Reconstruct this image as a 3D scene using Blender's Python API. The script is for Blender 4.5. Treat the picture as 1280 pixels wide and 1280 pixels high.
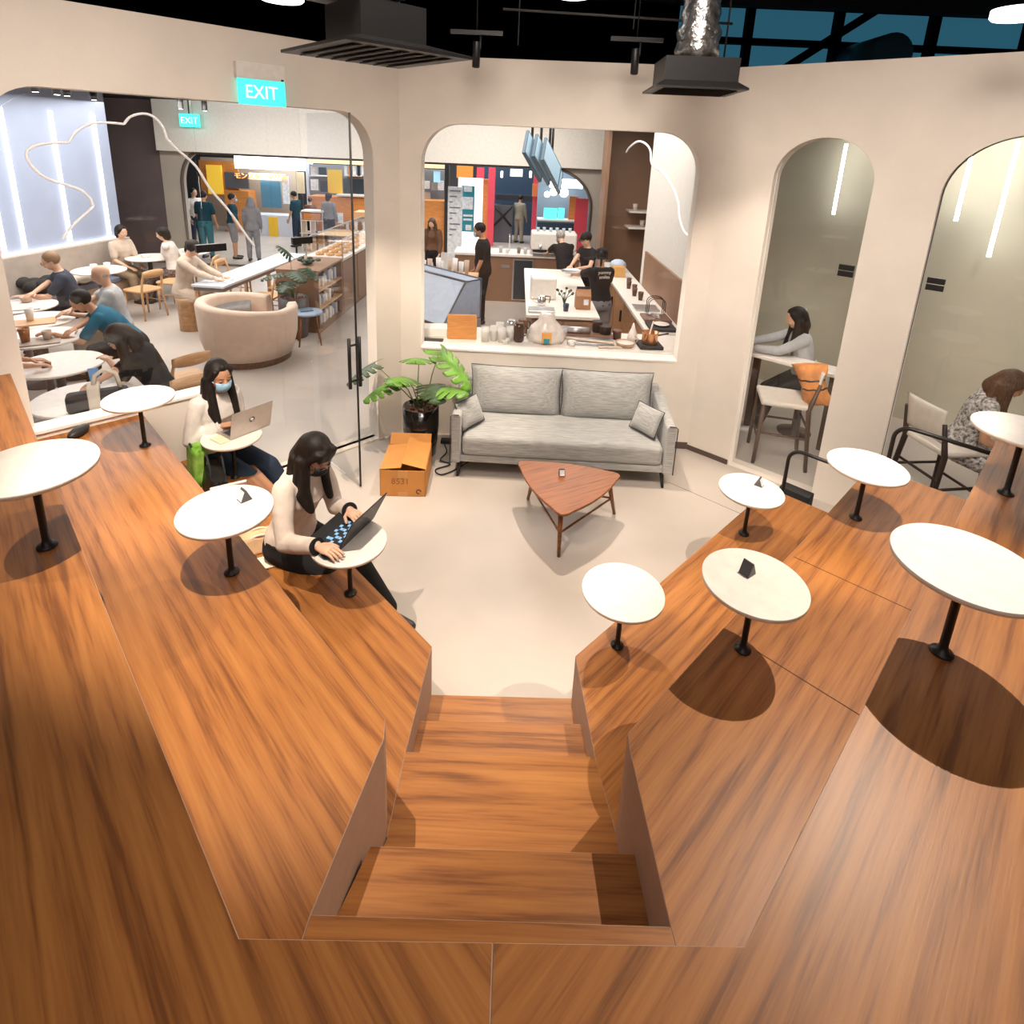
import bpy, bmesh, math, random
from mathutils import Vector, Matrix, noise as mnoise
PI = math.pi
random.seed(7)
SC = bpy.context.scene
COL = SC.collection
for o in list(bpy.data.objects):
    bpy.data.objects.remove(o)

# ---------------------------------------------------------------- camera
FPX, PITCH, ROLL, CXP, CYP, EYE = 736.0, math.radians(15.49), math.radians(2.47), 640.0, 387.7, 2.815
cam = bpy.data.cameras.new('camera')
cam.sensor_fit = 'HORIZONTAL'; cam.sensor_width = 36.0
cam.lens = 36.0 * FPX / 1280.0
cam.shift_x = 0.0; cam.shift_y = -(640.0 - CYP) / 1280.0
cam.clip_start = 0.02; cam.clip_end = 200
camo = bpy.data.objects.new('camera', cam); COL.objects.link(camo)
camo.matrix_world = (Matrix.Translation((0, 0, EYE)) @ Matrix.Rotation(PI / 2 - PITCH, 4, 'X') @ Matrix.Rotation(ROLL, 4, 'Z'))
SC.camera = camo

# ---------------------------------------------------------------- world + exposure
w = bpy.data.worlds.new('world'); SC.world = w; w.use_nodes = True
w.node_tree.nodes['Background'].inputs[0].default_value = (0.05, 0.09, 0.13, 1)
w.node_tree.nodes['Background'].inputs[1].default_value = 0.6
SC.view_settings.view_transform = 'Standard'; SC.view_settings.look = 'None'
SC.view_settings.gamma = 1.0; SC.view_settings.use_curve_mapping = False
SC.view_settings.exposure = 0.0

# ---------------------------------------------------------------- main lights
def spot(name, loc, target, power, color=(1, .83, .66), size=60, blend=.5, radius=.02):
    l = bpy.data.lights.new(name, 'SPOT'); l.energy = power; l.color = color
    l.spot_size = math.radians(size); l.spot_blend = blend; l.shadow_soft_size = radius
    o = bpy.data.objects.new(name, l); COL.objects.link(o); o.location = loc
    o.rotation_euler = (Vector(target) - Vector(loc)).to_track_quat('-Z', 'Y').to_euler()
    return o
def area(name, loc, target, power, size, color=(1, .9, .8), sy=None):
    l = bpy.data.lights.new(name, 'AREA'); l.energy = power; l.color = color; l.size = size
    if sy: l.shape = 'RECTANGLE'; l.size_y = sy
    o = bpy.data.objects.new(name, l); COL.objects.link(o); o.location = loc
    o.rotation_euler = (Vector(target) - Vector(loc)).to_track_quat('-Z', 'Y').to_euler()
    return o
WARM = (1, .84, .68)
SPOTS = [((2.15, 2.65, 3.75), (.70, 1.50, .9), 420, 58), ((1.5, 2.1, 3.75), (1.78, 3.25, .7), 420, 42),
         ((-1.05, 1.65, 3.75), (-.75, 2.40, .7), 430, 56), ((-1.5, 2.3, 3.75), (-2.1, 3.3, .9), 440, 46),
         ((.35, 4.45, 3.75), (.50, 3.9, .3), 400, 60), ((-.3, 3.9, 3.75), (-.15, 2.9, 0), 90, 46),
         ((-2.3, 1.5, 3.75), (-1.85, 1.9, 1.3), 110, 44), ((-1.0, 4.0, 3.7), (-.85, 5.0, .5), 380, 44), ((1.6, 4.1, 3.7), (2.0, 5.1, .9), 110, 46)]  # first entry here is an added fill spot brightening the left top table
for a, b, p, s in SPOTS:
    spot('spot_lamp_light', a, b, p, WARM, s, .6, .010)
area('ceiling_fill_light', (0, .2, 4.9), (0, .8, 0), 16, 2.0, (1, .88, .78))  # soft overhead fill, added without a fixture
area('gallery_fill_light', (0, -1.6, 4.6), (0, -.2, 1.3), 36, 2.6, (1, .93, .92))  # added soft fill above the camera that lifts the near platforms
def wall_fill(loc, tgt, p, sp=58):  # broad fill panels added to brighten the walls, no fixtures there
    o = area('wall_fill_light', loc, tgt, p, 2.2, (1, .89, .79)); o.data.spread = math.radians(sp); return o
wall_fill((0, 1.9, 5.2), (.35, 5.3, 2.3), 50); wall_fill((-.6, 1.5, 5.2), (-2.6, 3.9, 2.5), 42); wall_fill((.8, 1.2, 5.2), (3.1, 4.2, 2.3), 43)
area('lounge_light', (-5.0, 8.2, 3.25), (-5.0, 8.2, 0), 300, 4.0, (1, .93, .86), 4.5)
area('kitchen_light', (.6, 8.6, 3.25), (.6, 8.6, 0), 150, 3.0, (1, .92, .84), 4.0)
area('soffit_fill_light', (-.5, 10.6, 3.2), (-.5, 12.6, 2.9), 60, 3.0, (1, .92, .82), .3)  # this and the next are fills added to brighten the far soffit
area('soffit_fill_light', (-5.0, 10.4, 3.2), (-5.0, 12.6, 2.9), 45, 3.0, (1, .96, .92), .3)
area('food_court_light', (-3.5, 17.0, 3.6), (-3.5, 17, 0), 650, 9.0, (.92, .97, 1), 5.0)
area('side_room_light', (4.3, 5.6, 3.2), (4.3, 5.6, 0), 50, 1.5, (1, .92, .84), 2.5)
spot('side_room_fill_spot', (4.3, 4.6, 3.3), (5.4, 5.2, 1.3), 75, (1, .86, .72), 80, .8, .1)  # added spot that brightens the wall behind the wide arch

# ---------------------------------------------------------------- pixel rays of the calibrated camera, to survey world positions
def ray(x, y):
    U = (x - CXP) / FPX; V = (y - CYP) / FPX
    u = U * math.cos(ROLL) + V * math.sin(ROLL); up = U * math.sin(ROLL) - V * math.cos(ROLL)
    return Vector((u, math.cos(PITCH) + up * math.sin(PITCH), -math.sin(PITCH) + up * math.cos(PITCH)))
def at(x, y, z):
    d = ray(x, y); t = (z - EYE) / d.z
    return Vector((d.x * t, d.y * t, z))
def onY(x, y, Y):
    d = ray(x, y); t = Y / d.y
    return Vector((d.x * t, Y, EYE + d.z * t))

# ---------------------------------------------------------------- materials
MATS = {}
def mat(name, col, rough=.6, metal=0, spec=.5, noise=0, nscale=20, bump=0, bscale=60, emit=None, es=0, stretch=(1, 1, 1), col2=None, sheen=0, coat=0):
    if name in MATS: return MATS[name]
    m = bpy.data.materials.new(name); m.use_nodes = True; nt = m.node_tree; b = nt.nodes['Principled BSDF']
    c = (*col, 1)
    b.inputs['Base Color'].default_value = c; b.inputs['Roughness'].default_value = rough
    b.inputs['Metallic'].default_value = metal; b.inputs['Specular IOR Level'].default_value = spec
    if sheen: b.inputs['Sheen Weight'].default_value = sheen
    if coat: b.inputs['Coat Weight'].default_value = coat; b.inputs['Coat Roughness'].default_value = .1
    if emit: b.inputs['Emission Color'].default_value = (*emit, 1); b.inputs['Emission Strength'].default_value = es
    tc = nt.nodes.new('ShaderNodeTexCoord'); mp = nt.nodes.new('ShaderNodeMapping')
    mp.inputs['Scale'].default_value = stretch
    nt.links.new(tc.outputs['Object'], mp.inputs['Vector'])
    n = nt.nodes.new('ShaderNodeTexNoise'); n.inputs['Scale'].default_value = nscale; n.inputs['Detail'].default_value = 6
    nt.links.new(mp.outputs[0], n.inputs['Vector'])
    k = noise if noise else .04
    lo = col2 if col2 else tuple(max(0, x * (1 - k)) for x in col)
    hi = col if col2 else tuple(min(1, x * (1 + k)) for x in col)
    r = nt.nodes.new('ShaderNodeValToRGB')
    r.color_ramp.elements[0].position = .35; r.color_ramp.elements[0].color = (*lo, 1)
    r.color_ramp.elements[1].position = .65; r.color_ramp.elements[1].color = (*hi, 1)
    nt.links.new(n.outputs['Fac'], r.inputs[0]); nt.links.new(r.outputs[0], b.inputs['Base Color'])
    if bump:
        n2 = nt.nodes.new('ShaderNodeTexNoise'); n2.inputs['Scale'].default_value = bscale; n2.inputs['Detail'].default_value = 3
        nt.links.new(mp.outputs[0], n2.inputs['Vector'])
        bp = nt.nodes.new('ShaderNodeBump'); bp.inputs['Strength'].default_value = bump; bp.inputs['Distance'].default_value = .01
        nt.links.new(n2.outputs['Fac'], bp.inputs['Height']); nt.links.new(bp.outputs[0], b.inputs['Normal'])
    MATS[name] = m
    return m
def wood(name, c1, c2, c3, ang=0, scale=1.0, rough=.42, axis='Z'):
    """long-grained veneer: grain runs along local X turned by ang"""
    if name in MATS: return MATS[name]
    m = bpy.data.materials.new(name); m.use_nodes = True; nt = m.node_tree; b = nt.nodes['Principled BSDF']
    tc = nt.nodes.new('ShaderNodeTexCoord')
    rot = nt.nodes.new('ShaderNodeMapping'); rot.inputs['Rotation'].default_value = (0, 0, -ang)
    nt.links.new(tc.outputs['Object'], rot.inputs['Vector'])
    mp = nt.nodes.new('ShaderNodeMapping'); mp.inputs['Scale'].default_value = (1.0 * scale, 15 * scale, 15 * scale)
    nt.links.new(rot.outputs[0], mp.inputs['Vector'])
    n1 = nt.nodes.new('ShaderNodeTexNoise'); n1.inputs['Scale'].default_value = 1.0; n1.inputs['Detail'].default_value = 5; n1.inputs['Distortion'].default_value = 1.2
    nt.links.new(mp.outputs[0], n1.inputs['Vector'])
    mp2 = nt.nodes.new('ShaderNodeMapping'); mp2.inputs['Scale'].default_value = (5 * scale, 130 * scale, 130 * scale)
    nt.links.new(rot.outputs[0], mp2.inputs['Vector'])
    n2 = nt.nodes.new('ShaderNodeTexNoise'); n2.inputs['Scale'].default_value = 1.0; n2.inputs['Detail'].default_value = 4
    nt.links.new(mp2.outputs[0], n2.inputs['Vector'])
    mp3 = nt.nodes.new('ShaderNodeMapping'); mp3.inputs['Scale'].default_value = (.5 * scale, 3.0 * scale, 3.0 * scale)
    nt.links.new(rot.outputs[0], mp3.inputs['Vector'])
    wv = nt.nodes.new('ShaderNodeTexWave'); wv.wave_type = 'BANDS'; wv.bands_direction = 'Y'; wv.inputs['Scale'].default_value = 1.6
    wv.inputs['Distortion'].default_value = 5; wv.inputs['Detail'].default_value = 3; wv.inputs['Detail Scale'].default_value = 1.2
    nt.links.new(mp3.outputs[0], wv.inputs['Vector'])
    a = nt.nodes.new('ShaderNodeMath'); a.operation = 'MULTIPLY_ADD'; a.inputs[1].default_value = .62
    nt.links.new(n1.outputs['Fac'], a.inputs[0])
    a2 = nt.nodes.new('ShaderNodeMath'); a2.operation = 'MULTIPLY'; a2.inputs[1].default_value = .36
    nt.links.new(n2.outputs['Fac'], a2.inputs[0]); nt.links.new(a2.outputs[0], a.inputs[2])
    a3 = nt.nodes.new('ShaderNodeMath'); a3.operation = 'MULTIPLY_ADD'; a3.inputs[1].default_value = .10
    nt.links.new(wv.outputs['Fac'], a3.inputs[0]); nt.links.new(a.outputs[0], a3.inputs[2])
    r = nt.nodes.new('ShaderNodeValToRGB'); e = r.color_ramp.elements
    e[0].position = .38; e[0].color = (*c1, 1); e[1].position = .74; e[1].color = (*c3, 1)
    k = e.new(.53); k.color = (*c2, 1)
    nt.links.new(a3.outputs[0], r.inputs[0]); nt.links.new(r.outputs[0], b.inputs['Base Color'])
    b.inputs['Roughness'].default_value = rough; b.inputs['Specular IOR Level'].default_value = .35
    bp = nt.nodes.new('ShaderNodeBump'); bp.inputs['Strength'].default_value = .08; bp.inputs['Distance'].default_value = .003
    nt.links.new(n2.outputs['Fac'], bp.inputs['Height']); nt.links.new(bp.outputs[0], b.inputs['Normal'])
    MATS[name] = m
    return m
def glow(name, col, strength):
    if name in MATS: return MATS[name]
    m = bpy.data.materials.new(name); m.use_nodes = True; nt = m.node_tree
    b = nt.nodes['Principled BSDF']; b.inputs['Base Color'].default_value = (*col, 1)
    b.inputs['Emission Color'].default_value = (*col, 1); b.inputs['Emission Strength'].default_value = strength
    MATS[name] = m
    return m
def glass(name, tint=(1, 1, 1), refl=1.45):
    if name in MATS: return MATS[name]
    m = bpy.data.materials.new(name); m.use_nodes = True; nt = m.node_tree; nt.nodes.remove(nt.nodes['Principled BSDF'])
    out = nt.nodes['Material Output']
    t = nt.nodes.new('ShaderNodeBsdfTransparent'); t.inputs[0].default_value = (*tint, 1)
    g = nt.nodes.new('ShaderNodeBsdfGlossy'); g.inputs['Roughness'].default_value = .01
    f = nt.nodes.new('ShaderNodeFresnel'); ge = nt.nodes.new('ShaderNodeNewGeometry'); mr = nt.nodes.new('ShaderNodeMapRange')
    mr.inputs[3].default_value = refl; mr.inputs[4].default_value = 1 / refl
    nt.links.new(ge.outputs['Backfacing'], mr.inputs[0]); nt.links.new(mr.outputs[0], f.inputs[0])
    x = nt.nodes.new('ShaderNodeMixShader')
    nt.links.new(f.outputs[0], x.inputs[0]); nt.links.new(t.outputs[0], x.inputs[1]); nt.links.new(g.outputs[0], x.inputs[2])
    nt.links.new(x.outputs[0], out.inputs['Surface'])
    MATS[name] = m
    return m

# ---------------------------------------------------------------- mesh builder
class MB:
    def __init__(s): s.bm = bmesh.new(); s.T = Matrix.Identity(4)
    def _v(s, p): return s.bm.verts.new(s.T @ Vector(p))
    def _f(s, vs, mi=0, sm=False):
        try:
            f = s.bm.faces.new(vs); f.material_index = mi; f.smooth = sm
        except ValueError: pass
    def box(s, x0, x1, y0, y1, z0, z1, mi=0, M=None):
        pts = [(x, y, z) for z in (z0, z1) for y in (y0, y1) for x in (x0, x1)]
        v = [s._v((M @ Vector(p)) if M else p) for p in pts]
        for q in ((0, 2, 3, 1), (4, 5, 7, 6), (0, 1, 5, 4), (2, 6, 7, 3), (0, 4, 6, 2), (1, 3, 7, 5)): s._f([v[i] for i in q], mi)
        return s
    def cbox(s, c, sz, rz=0, mi=0, rx=0, ry=0):
        M = Matrix.Translation(c) @ Matrix.Rotation(rz, 4, 'Z') @ Matrix.Rotation(ry, 4, 'Y') @ Matrix.Rotation(rx, 4, 'X')
        return s.box(-sz[0] / 2, sz[0] / 2, -sz[1] / 2, sz[1] / 2, -sz[2] / 2, sz[2] / 2, mi, M)
    def rings(s, rings, mi=0, cap=True, sm=True, closed=False):
        R = [[s._v(p) for p in r] for r in rings]; n = len(R[0])
        for a, b in zip(R, R[1:] + ([R[0]] if closed else [])):
            for i in range(n): s._f([a[i], a[(i + 1) % n], b[(i + 1) % n], b[i]], mi, sm)
        if cap and not closed:
            s._f(list(reversed(R[0])), mi); s._f(R[-1], mi)
        return s
    def lathe(s, prof, c=(0, 0, 0), n=32, mi=0, cap=True, sx=1, sy=1, M=None):
        c = Vector(c); M = M or Matrix.Identity(4)
        return s.rings([[c + (M @ Vector((r * sx * math.cos(2 * PI * i / n), r * sy * math.sin(2 * PI * i / n), z))) for i in range(n)] for r, z in prof], mi, cap)
    def tube(s, pts, r, n=10, mi=0, cap=True, closed=False, flat=1.0):
        pts = [Vector(p) for p in pts]; rs = r if isinstance(r, (list, tuple)) else [r] * len(pts)
        rings = []; up = None
        for i, p in enumerate(pts):
            if closed: d = pts[(i + 1) % len(pts)] - pts[i - 1]
            else: d = (pts[min(i + 1, len(pts) - 1)] - pts[max(i - 1, 0)])
            d.normalize()
            if up is None:
                up = Vector((0, 0, 1)) if abs(d.z) < .9 else Vector((1, 0, 0))
            sd = d.cross(up)
            if sd.length < 1e-4: up = Vector((1, 0, 0)); sd = d.cross(up)
            sd.normalize(); up = sd.cross(d).normalized()
            rings.append([p + (sd * math.cos(2 * PI * k / n) + up * flat * math.sin(2 * PI * k / n)) * rs[i] for k in range(n)])
        return s.rings(rings, mi, cap, True, closed)
    def capsule(s, p, q, r0, r1, n=12, mi=0, m=4, flat=1.0):
        p, q = Vector(p), Vector(q); d = (q - p); L = d.length; d.normalize()
        pts, rs = [], []
        for i in range(m + 1):
            a = PI / 2 * i / m; pts.append(p - d * r0 * math.cos(a)); rs.append(max(r0 * math.sin(a), r0 * .05))
        for i in range(m + 1):
            a = PI / 2 * i / m; pts.append(q + d * r1 * math.sin(a)); rs.append(max(r1 * math.cos(a), r1 * .05))
        return s.tube(pts, rs, n, mi, flat=flat)
    def ball(s, c, r, sx=1, sy=1, sz=1, n=16, mi=0, M=None):
        m = max(6, n // 2)
        return s.lathe([(max(r * math.sin(PI * i / m), r * .02), -r * math.cos(PI * i / m) * sz) for i in range(m + 1)], c, n, mi, True, sx, sy, M)
    def prism(s, poly, z0, z1, mi=0, mt=None):
        a = [s._v((x, y, z0)) for x, y in poly]; b = [s._v((x, y, z1)) for x, y in poly]; n = len(poly)
        ar = sum(poly[i][0] * poly[(i + 1) % n][1] - poly[(i + 1) % n][0] * poly[i][1] for i in range(n))
        if ar < 0: a.reverse(); b.reverse()
        s._f(list(reversed(a)), mi); s._f(b, mi if mt is None else mt)
        for i in range(n): s._f([a[i], a[(i + 1) % n], b[(i + 1) % n], b[i]], mi)
        return s
    def quad(s, *p, mi=0): s._f([s._v(q) for q in p], mi); return s
    def make(s, name, mats, parent=None, bevel=0, seg=2, subsurf=0, angle=40):
        me = bpy.data.meshes.new(name); bmesh.ops.recalc_face_normals(s.bm, faces=s.bm.faces); s.bm.to_mesh(me); s.bm.free()
        for m in (mats if isinstance(mats, (list, tuple)) else [mats]): me.materials.append(m)
        o = bpy.data.objects.new(name, me); COL.objects.link(o)
        if parent: o.parent = parent
        if bevel:
            b = o.modifiers.new('bevel', 'BEVEL'); b.width = bevel; b.segments = seg; b.limit_method = 'ANGLE'; b.angle_limit = math.radians(30)
        if subsurf:
            u = o.modifiers.new('sub', 'SUBSURF'); u.levels = subsurf; u.render_levels = subsurf
            for p in me.polygons: p.use_smooth = True
        return o
def tag(o, label=None, cat=None, group=None, kind=None):
    if label: o['label'] = label
    if cat: o['category'] = cat
    if group: o['group'] = group
    if kind: o['kind'] = kind
    return o
def thing(name, label, cat, loc=(0, 0, 0), rz=0, group=None, kind=None):
    o = bpy.data.objects.new(name, None); COL.objects.link(o); o.empty_display_size = .1
    o.location = loc; o.rotation_euler = (0, 0, rz)
    return tag(o, label, cat, group, kind)
def dup(o, loc=None, rz=None, label=None, parent=None, group=None):
    c = o.copy(); COL.objects.link(c)
    if parent is not None: c.parent = parent
    if loc is not None: c.location = loc
    if rz is not None: c.rotation_euler = (0, 0, rz)
    if label: c['label'] = label
    if group: c['group'] = group
    for ch in [x for x in o.children]: dup(ch, parent=c)
    return c
def plate(name, outer, holes, thick, m, origin, ux, uz, parent=None, bevel=0):
    """flat plate with holes: outlines given in (s,t) along unit vectors ux, uz from origin, thickness along ux x uz"""
    cu = bpy.data.curves.new(name, 'CURVE'); cu.dimensions = '2D'; cu.fill_mode = 'BOTH'; cu.extrude = thick / 2
    for loop in [outer] + list(holes):
        sp = cu.splines.new('POLY'); sp.points.add(len(loop) - 1); sp.use_cyclic_u = True
        for i, (a, b) in enumerate(loop): sp.points[i].co = (a, b, 0, 1)
    tmp = bpy.data.objects.new('t', cu); COL.objects.link(tmp)
    me = bpy.data.meshes.new_from_object(tmp.evaluated_get(bpy.context.evaluated_depsgraph_get()))
    bpy.data.objects.remove(tmp); bpy.data.curves.remove(cu)
    ux = Vector(ux).normalized(); uz = Vector(uz).normalized(); un = ux.cross(uz)
    M = Matrix((ux, uz, un)).transposed().to_4x4(); M.translation = Vector(origin)
    me.transform(M); me.name = name; me.materials.clear(); me.materials.append(m)
    o = bpy.data.objects.new(name, me); COL.objects.link(o)
    if parent: o.parent = parent
    if bevel:
        b = o.modifiers.new('bevel', 'BEVEL'); b.width = bevel; b.segments = 2; b.limit_method = 'ANGLE'
    return o
def text(name, body, size, m, parent=None, loc=(0, 0, 0), rot=(0, 0, 0), ext=.001, align='CENTER', sx=1):
    cu = bpy.data.curves.new(name, 'FONT'); cu.body = body; cu.size = size; cu.extrude = ext; cu.align_x = align; cu.align_y = 'CENTER'
    tmp = bpy.data.objects.new('t', cu); COL.objects.link(tmp)
    me = bpy.data.meshes.new_from_object(tmp.evaluated_get(bpy.context.evaluated_depsgraph_get()))
    bpy.data.objects.remove(tmp); bpy.data.curves.remove(cu)
    me.transform(Matrix.Diagonal((sx, 1, 1, 1))); me.materials.clear(); me.materials.append(m)
    o = bpy.data.objects.new(name, me); COL.objects.link(o)
    if parent: o.parent = parent
    o.location = loc; o.rotation_euler = rot
    return o
def rrect(x0, x1, z0, z1, r, n=10, corners=(1, 1, 1, 1)):
    """rounded rectangle, corners = bottom-left, bottom-right, top-right, top-left; r may be (rx, rz)"""
    rx, rz = r if isinstance(r, tuple) else (r, r); out = []
    for (cx, cz, a0, on) in ((x0, z0, PI, corners[0]), (x1, z0, 1.5 * PI, corners[1]), (x1, z1, 0, corners[2]), (x0, z1, .5 * PI, corners[3])):
        if not on: out.append((cx, cz)); continue
        ox = cx + (rx if cx == x0 else -rx); oz = cz + (rz if cz == z0 else -rz)
        for i in range(n + 1):
            a = a0 + PI / 2 * i / n; out.append((ox + rx * math.cos(a), oz + rz * math.sin(a)))
    return out

# shared materials
W1, W2, W3 = (.165, .057, .015), (.32, .122, .031), (.42, .177, .047)
M_wall = mat('warm_white_plaster', (.74, .67, .59), .9, noise=.03, nscale=3, bump=.08, bscale=90)
M_floor = mat('pale_concrete_screed', (.455, .405, .36), .38, noise=.07, nscale=1.3, spec=.5)
M_white = mat('white_laminate', (.84, .79, .73), .35)
M_edge = mat('plywood_edge', (.70, .52, .36), .5)
M_black = mat('black_metal', (.018, .017, .017), .4, .3)
M_blackp = mat('matte_black', (.02, .02, .022), .7)
M_ceil = mat('black_painted_ceiling', (.006, .006, .007), .95, spec=.1)
M_glass = glass('clear_glass')
M_oak = wood('light_oak', (.50, .28, .13), (.62, .37, .19), (.72, .46, .26), 0, 2)
M_walnut = wood('walnut', (.10, .035, .012), (.20, .075, .026), (.30, .12, .04), 0, 3, .35)
M_steel = mat('brushed_steel', (.55, .55, .56), .3, .9)
M_chrome = mat('polished_steel', (.75, .75, .76), .12, 1)
M_led = glow('led_light', (1, .98, .95), 9)
M_led2 = glow('led_light_dim', (1, .97, .93), 4)
# ================================================================ SETTING
def struct(o): o['kind'] = 'structure'; return o
fl = MB().box(-14, 9, -4, 24, -.1, 0).make('floor', M_floor); struct(fl)
ja, jb = at(836, 603, 0), at(985, 668, 0); jd = jb - ja
struct(MB().cbox(((ja.x + jb.x) / 2, (ja.y + jb.y) / 2, .0005), (jd.length, .006, .001), math.atan2(jd.y, jd.x)).make('trim_6', mat('floor_joint', (.20, .16, .13), .8)))
U45 = Vector((1, 1, 0)).normalized(); D45 = Vector((1, -1, 0)).normalized()
CL = Vector((-1.06, 5.40, 0)); CR = Vector((1.79, 5.29, 0))
TOPZ = 3.53
def wall(name, p, q, z0, z1, th, holes=(), m=None, outer=None):
    """upright slab from p to q; its front (room) face on the line, body behind it"""
    p, q = Vector(p), Vector(q); d = (q - p); L = d.length; d.normalize(); nrm = Vector((-d.y, d.x, 0))
    o = plate(name, outer or [(0, z0), (L, z0), (L, z1), (0, z1)], holes, th, m or M_wall, p + nrm * th / 2, d, (0, 0, 1))
    return struct(o)
# left wall runs from far behind on the left up to the corner; s measured from its near end
LP = CL - U45 * 7.6
def sL(X): return (X - LP.x) / U45.x
wl = wall('wall_left', LP, CL, 0, TOPZ, .16, [rrect(sL(-3.04), sL(-1.25), 0.012, 3.04, (.30, .36), corners=(0, 0, 1, 1))])
dM = (CR - CL).normalized(); LM = (CR - CL).length
def sM(X): return (X - CL.x) / dM.x
wm = wall('wall_back', CL, CR, 0, TOPZ, .16, [rrect(sM(-.865), sM(1.59), .915, 2.99, (.34, .34), corners=(0, 0, 1, 1))])
RD = Vector((.745, -.667, 0)).normalized(); RE = CR + RD * 6.0
def sR(X): return (X - CR.x) / RD.x
wr = wall('wall_right', CR, RE, 0, TOPZ, .16, [rrect(sR(2.11), sR(2.655), 0.012, 2.985, ((sR(2.655) - sR(2.11)) / 2 - .001, .33), 14, (0, 0, 1, 1)),
     rrect(sR(2.97), sR(3.66), 0.012, 3.03, ((sR(3.66) - sR(2.97)) / 2 - .001, .42), 14, (0, 0, 1, 1))])
# low wall under the glazing behind the left seating
kp = Vector((-3.05, 3.41, 0)); kq = Vector((-2.225, 4.235, 0)); L_ = (kq - kp).length
Mk = Matrix.Translation(kp) @ Matrix.Rotation(PI / 4, 4, 'Z')
b = MB(); b.box(0, L_, -.085, .04, 0, .93, M=Mk); o = b.make('wall_low', M_wall); struct(o)
b = MB(); b.box(-.0, L_ + .01, -.10, .05, .93, .955, M=Mk); o = b.make('trim_1', M_white, bevel=.004); struct(o)
# window board of the kitchen opening
b = MB(); b.box(sM(-.865), sM(1.59), -.01, .17, .895, .917, M=Matrix.Translation(CL) @ Matrix.Rotation(math.atan2(dM.y, dM.x), 4, 'Z')); struct(b.make('trim_2', M_white, bevel=.003))
# metal baseboards
b = MB(); b.box(sM(1.5), LM - .0, -.008, 0, 0, .07, M=Matrix.Translation(CL) @ Matrix.Rotation(math.atan2(dM.y, dM.x), 4, 'Z')); struct(b.make('baseboard_back', mat('dark_bronze', (.09, .06, .045), .5)))
b = MB(); b.box(0, sR(2.10), -.008, 0, 0, .05, M=Matrix.Translation(CR) @ Matrix.Rotation(math.atan2(RD.y, RD.x), 4, 'Z')); struct(b.make('baseboard_right', MATS['dark_bronze']))
# near room walls behind the camera and sides
MSH = mat('shaded_plaster', (.55, .49, .43), .9)
struct(wall('wall_rear', (6.2, -3.4, 0), (-6.4, -3.4, 0), 0, 5.4, .16))
struct(wall('wall_side_left', (-6.3, -3.4, 0), (-6.3, .2, 0), 0, 5.4, .16))
struct(wall('wall_side_right', (6.15, 1.4, 0), (6.15, -3.4, 0), 0, 5.4, .16))

# glass panes
def pane(name, p, q, z0, z1, parent=None, outer=None, off=.08):
    p, q = Vector(p), Vector(q); d = q - p; L = d.length; d.normalize(); n = Vector((-d.y, d.x, 0))
    o = plate(name, outer or [(0, z0), (L, z0), (L, z1), (0, z1)], [], .008, M_glass, p + n * off, d, (0, 0, 1), parent)
    return o
def PL(X): return Vector((X, X + 6.46, 0))
w1 = thing('window_1', None, None, kind='structure')
Lr = (PL(-2.232) - PL(-3.03)).length
pane('pane', PL(-3.03), PL(-2.232), .95, 3.03, w1, rrect(0, Lr, .955, 3.035, (.30 * 1.4142, .36), corners=(0, 0, 0, 1)))
pane('pane', PL(-2.226), PL(-1.68), .0, 3.035, w1)
MB().box(0, (PL(-1.25) - PL(-2.23)).length, .06, .10, 0, .012, M=Matrix.Translation(PL(-2.23)) @ Matrix.Rotation(PI / 4, 4, 'Z')).make('floor_channel', M_steel, w1)
w2 = thing('window_2', None, None, kind='structure')
pane('pane', CL + dM * sM(-.865), CL + dM * sM(1.59), .917, 2.98, w2, rrect(0, sM(.34) - sM(-.865) - .002, .917, 2.99, (.34, .34), corners=(0, 0, 0, 1)))
a0 = sM(.34) - sM(-.865) + .002; a1 = sM(1.59) - sM(-.865)
pane('pane', CL + dM * sM(-.865), CL + dM * sM(1.59), .917, 2.98, w2, rrect(a0, a1, .917, 2.99, (.34, .34), corners=(0, 0, 1, 0)))
for i, (xa, xb, zt, rz) in enumerate(((2.11, 2.655, 2.985, .33), (2.97, 3.66, 3.03, .42))):
    ww = thing('window_%d' % (i + 3), None, None, kind='structure')
    pane('pane', CR + RD * sR(xa), CR + RD * sR(xb), .0, zt, ww, rrect(0, sR(xb) - sR(xa), 0.012, zt, ((sR(xb) - sR(xa)) / 2 - .001, rz), 14, (0, 0, 1, 1)))
    ol = rrect(0, sR(xb) - sR(xa), 0.012, zt, ((sR(xb) - sR(xa)) / 2 - .001, rz), 14, (0, 0, 1, 1))
    pb = CR + RD * sR(xa); nn = Vector((-RD.y, RD.x, 0))
    b = MB(); b.tube([pb + nn * .075 + RD * s + Vector((0, 0, t)) for s, t in ol], .006, 4, closed=True); b.make('gasket', M_blackp if i else M_wall, ww)

# open glass door leaf with black pull handles
hin, fre = Vector((-1.676, 4.836, 0)), Vector((-1.206, 4.358, 0))
dr = thing('door_1', None, None, kind='structure', loc=hin, rz=math.atan2(fre.y - hin.y, fre.x - hin.x)); DL = (fre - hin).length
MB().box(0, DL, -.006, .006, .015, 3.0).make('glass_leaf', M_glass, dr)
MB().box(DL - .004, DL + .004, -.007, .007, .015, 3.0).make('edge_seal', M_blackp, dr)
for sg in (-1, 1):
    h = MB(); h.tube([(DL - .035, sg * .045, .90), (DL - .035, sg * .045, 1.32)], .014, 12)
    for z in (.96, 1.26): h.tube([(DL - .035, 0, z), (DL - .035, sg * .045, z)], .009, 8)
    h.make('door_handle', M_black, dr)

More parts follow.
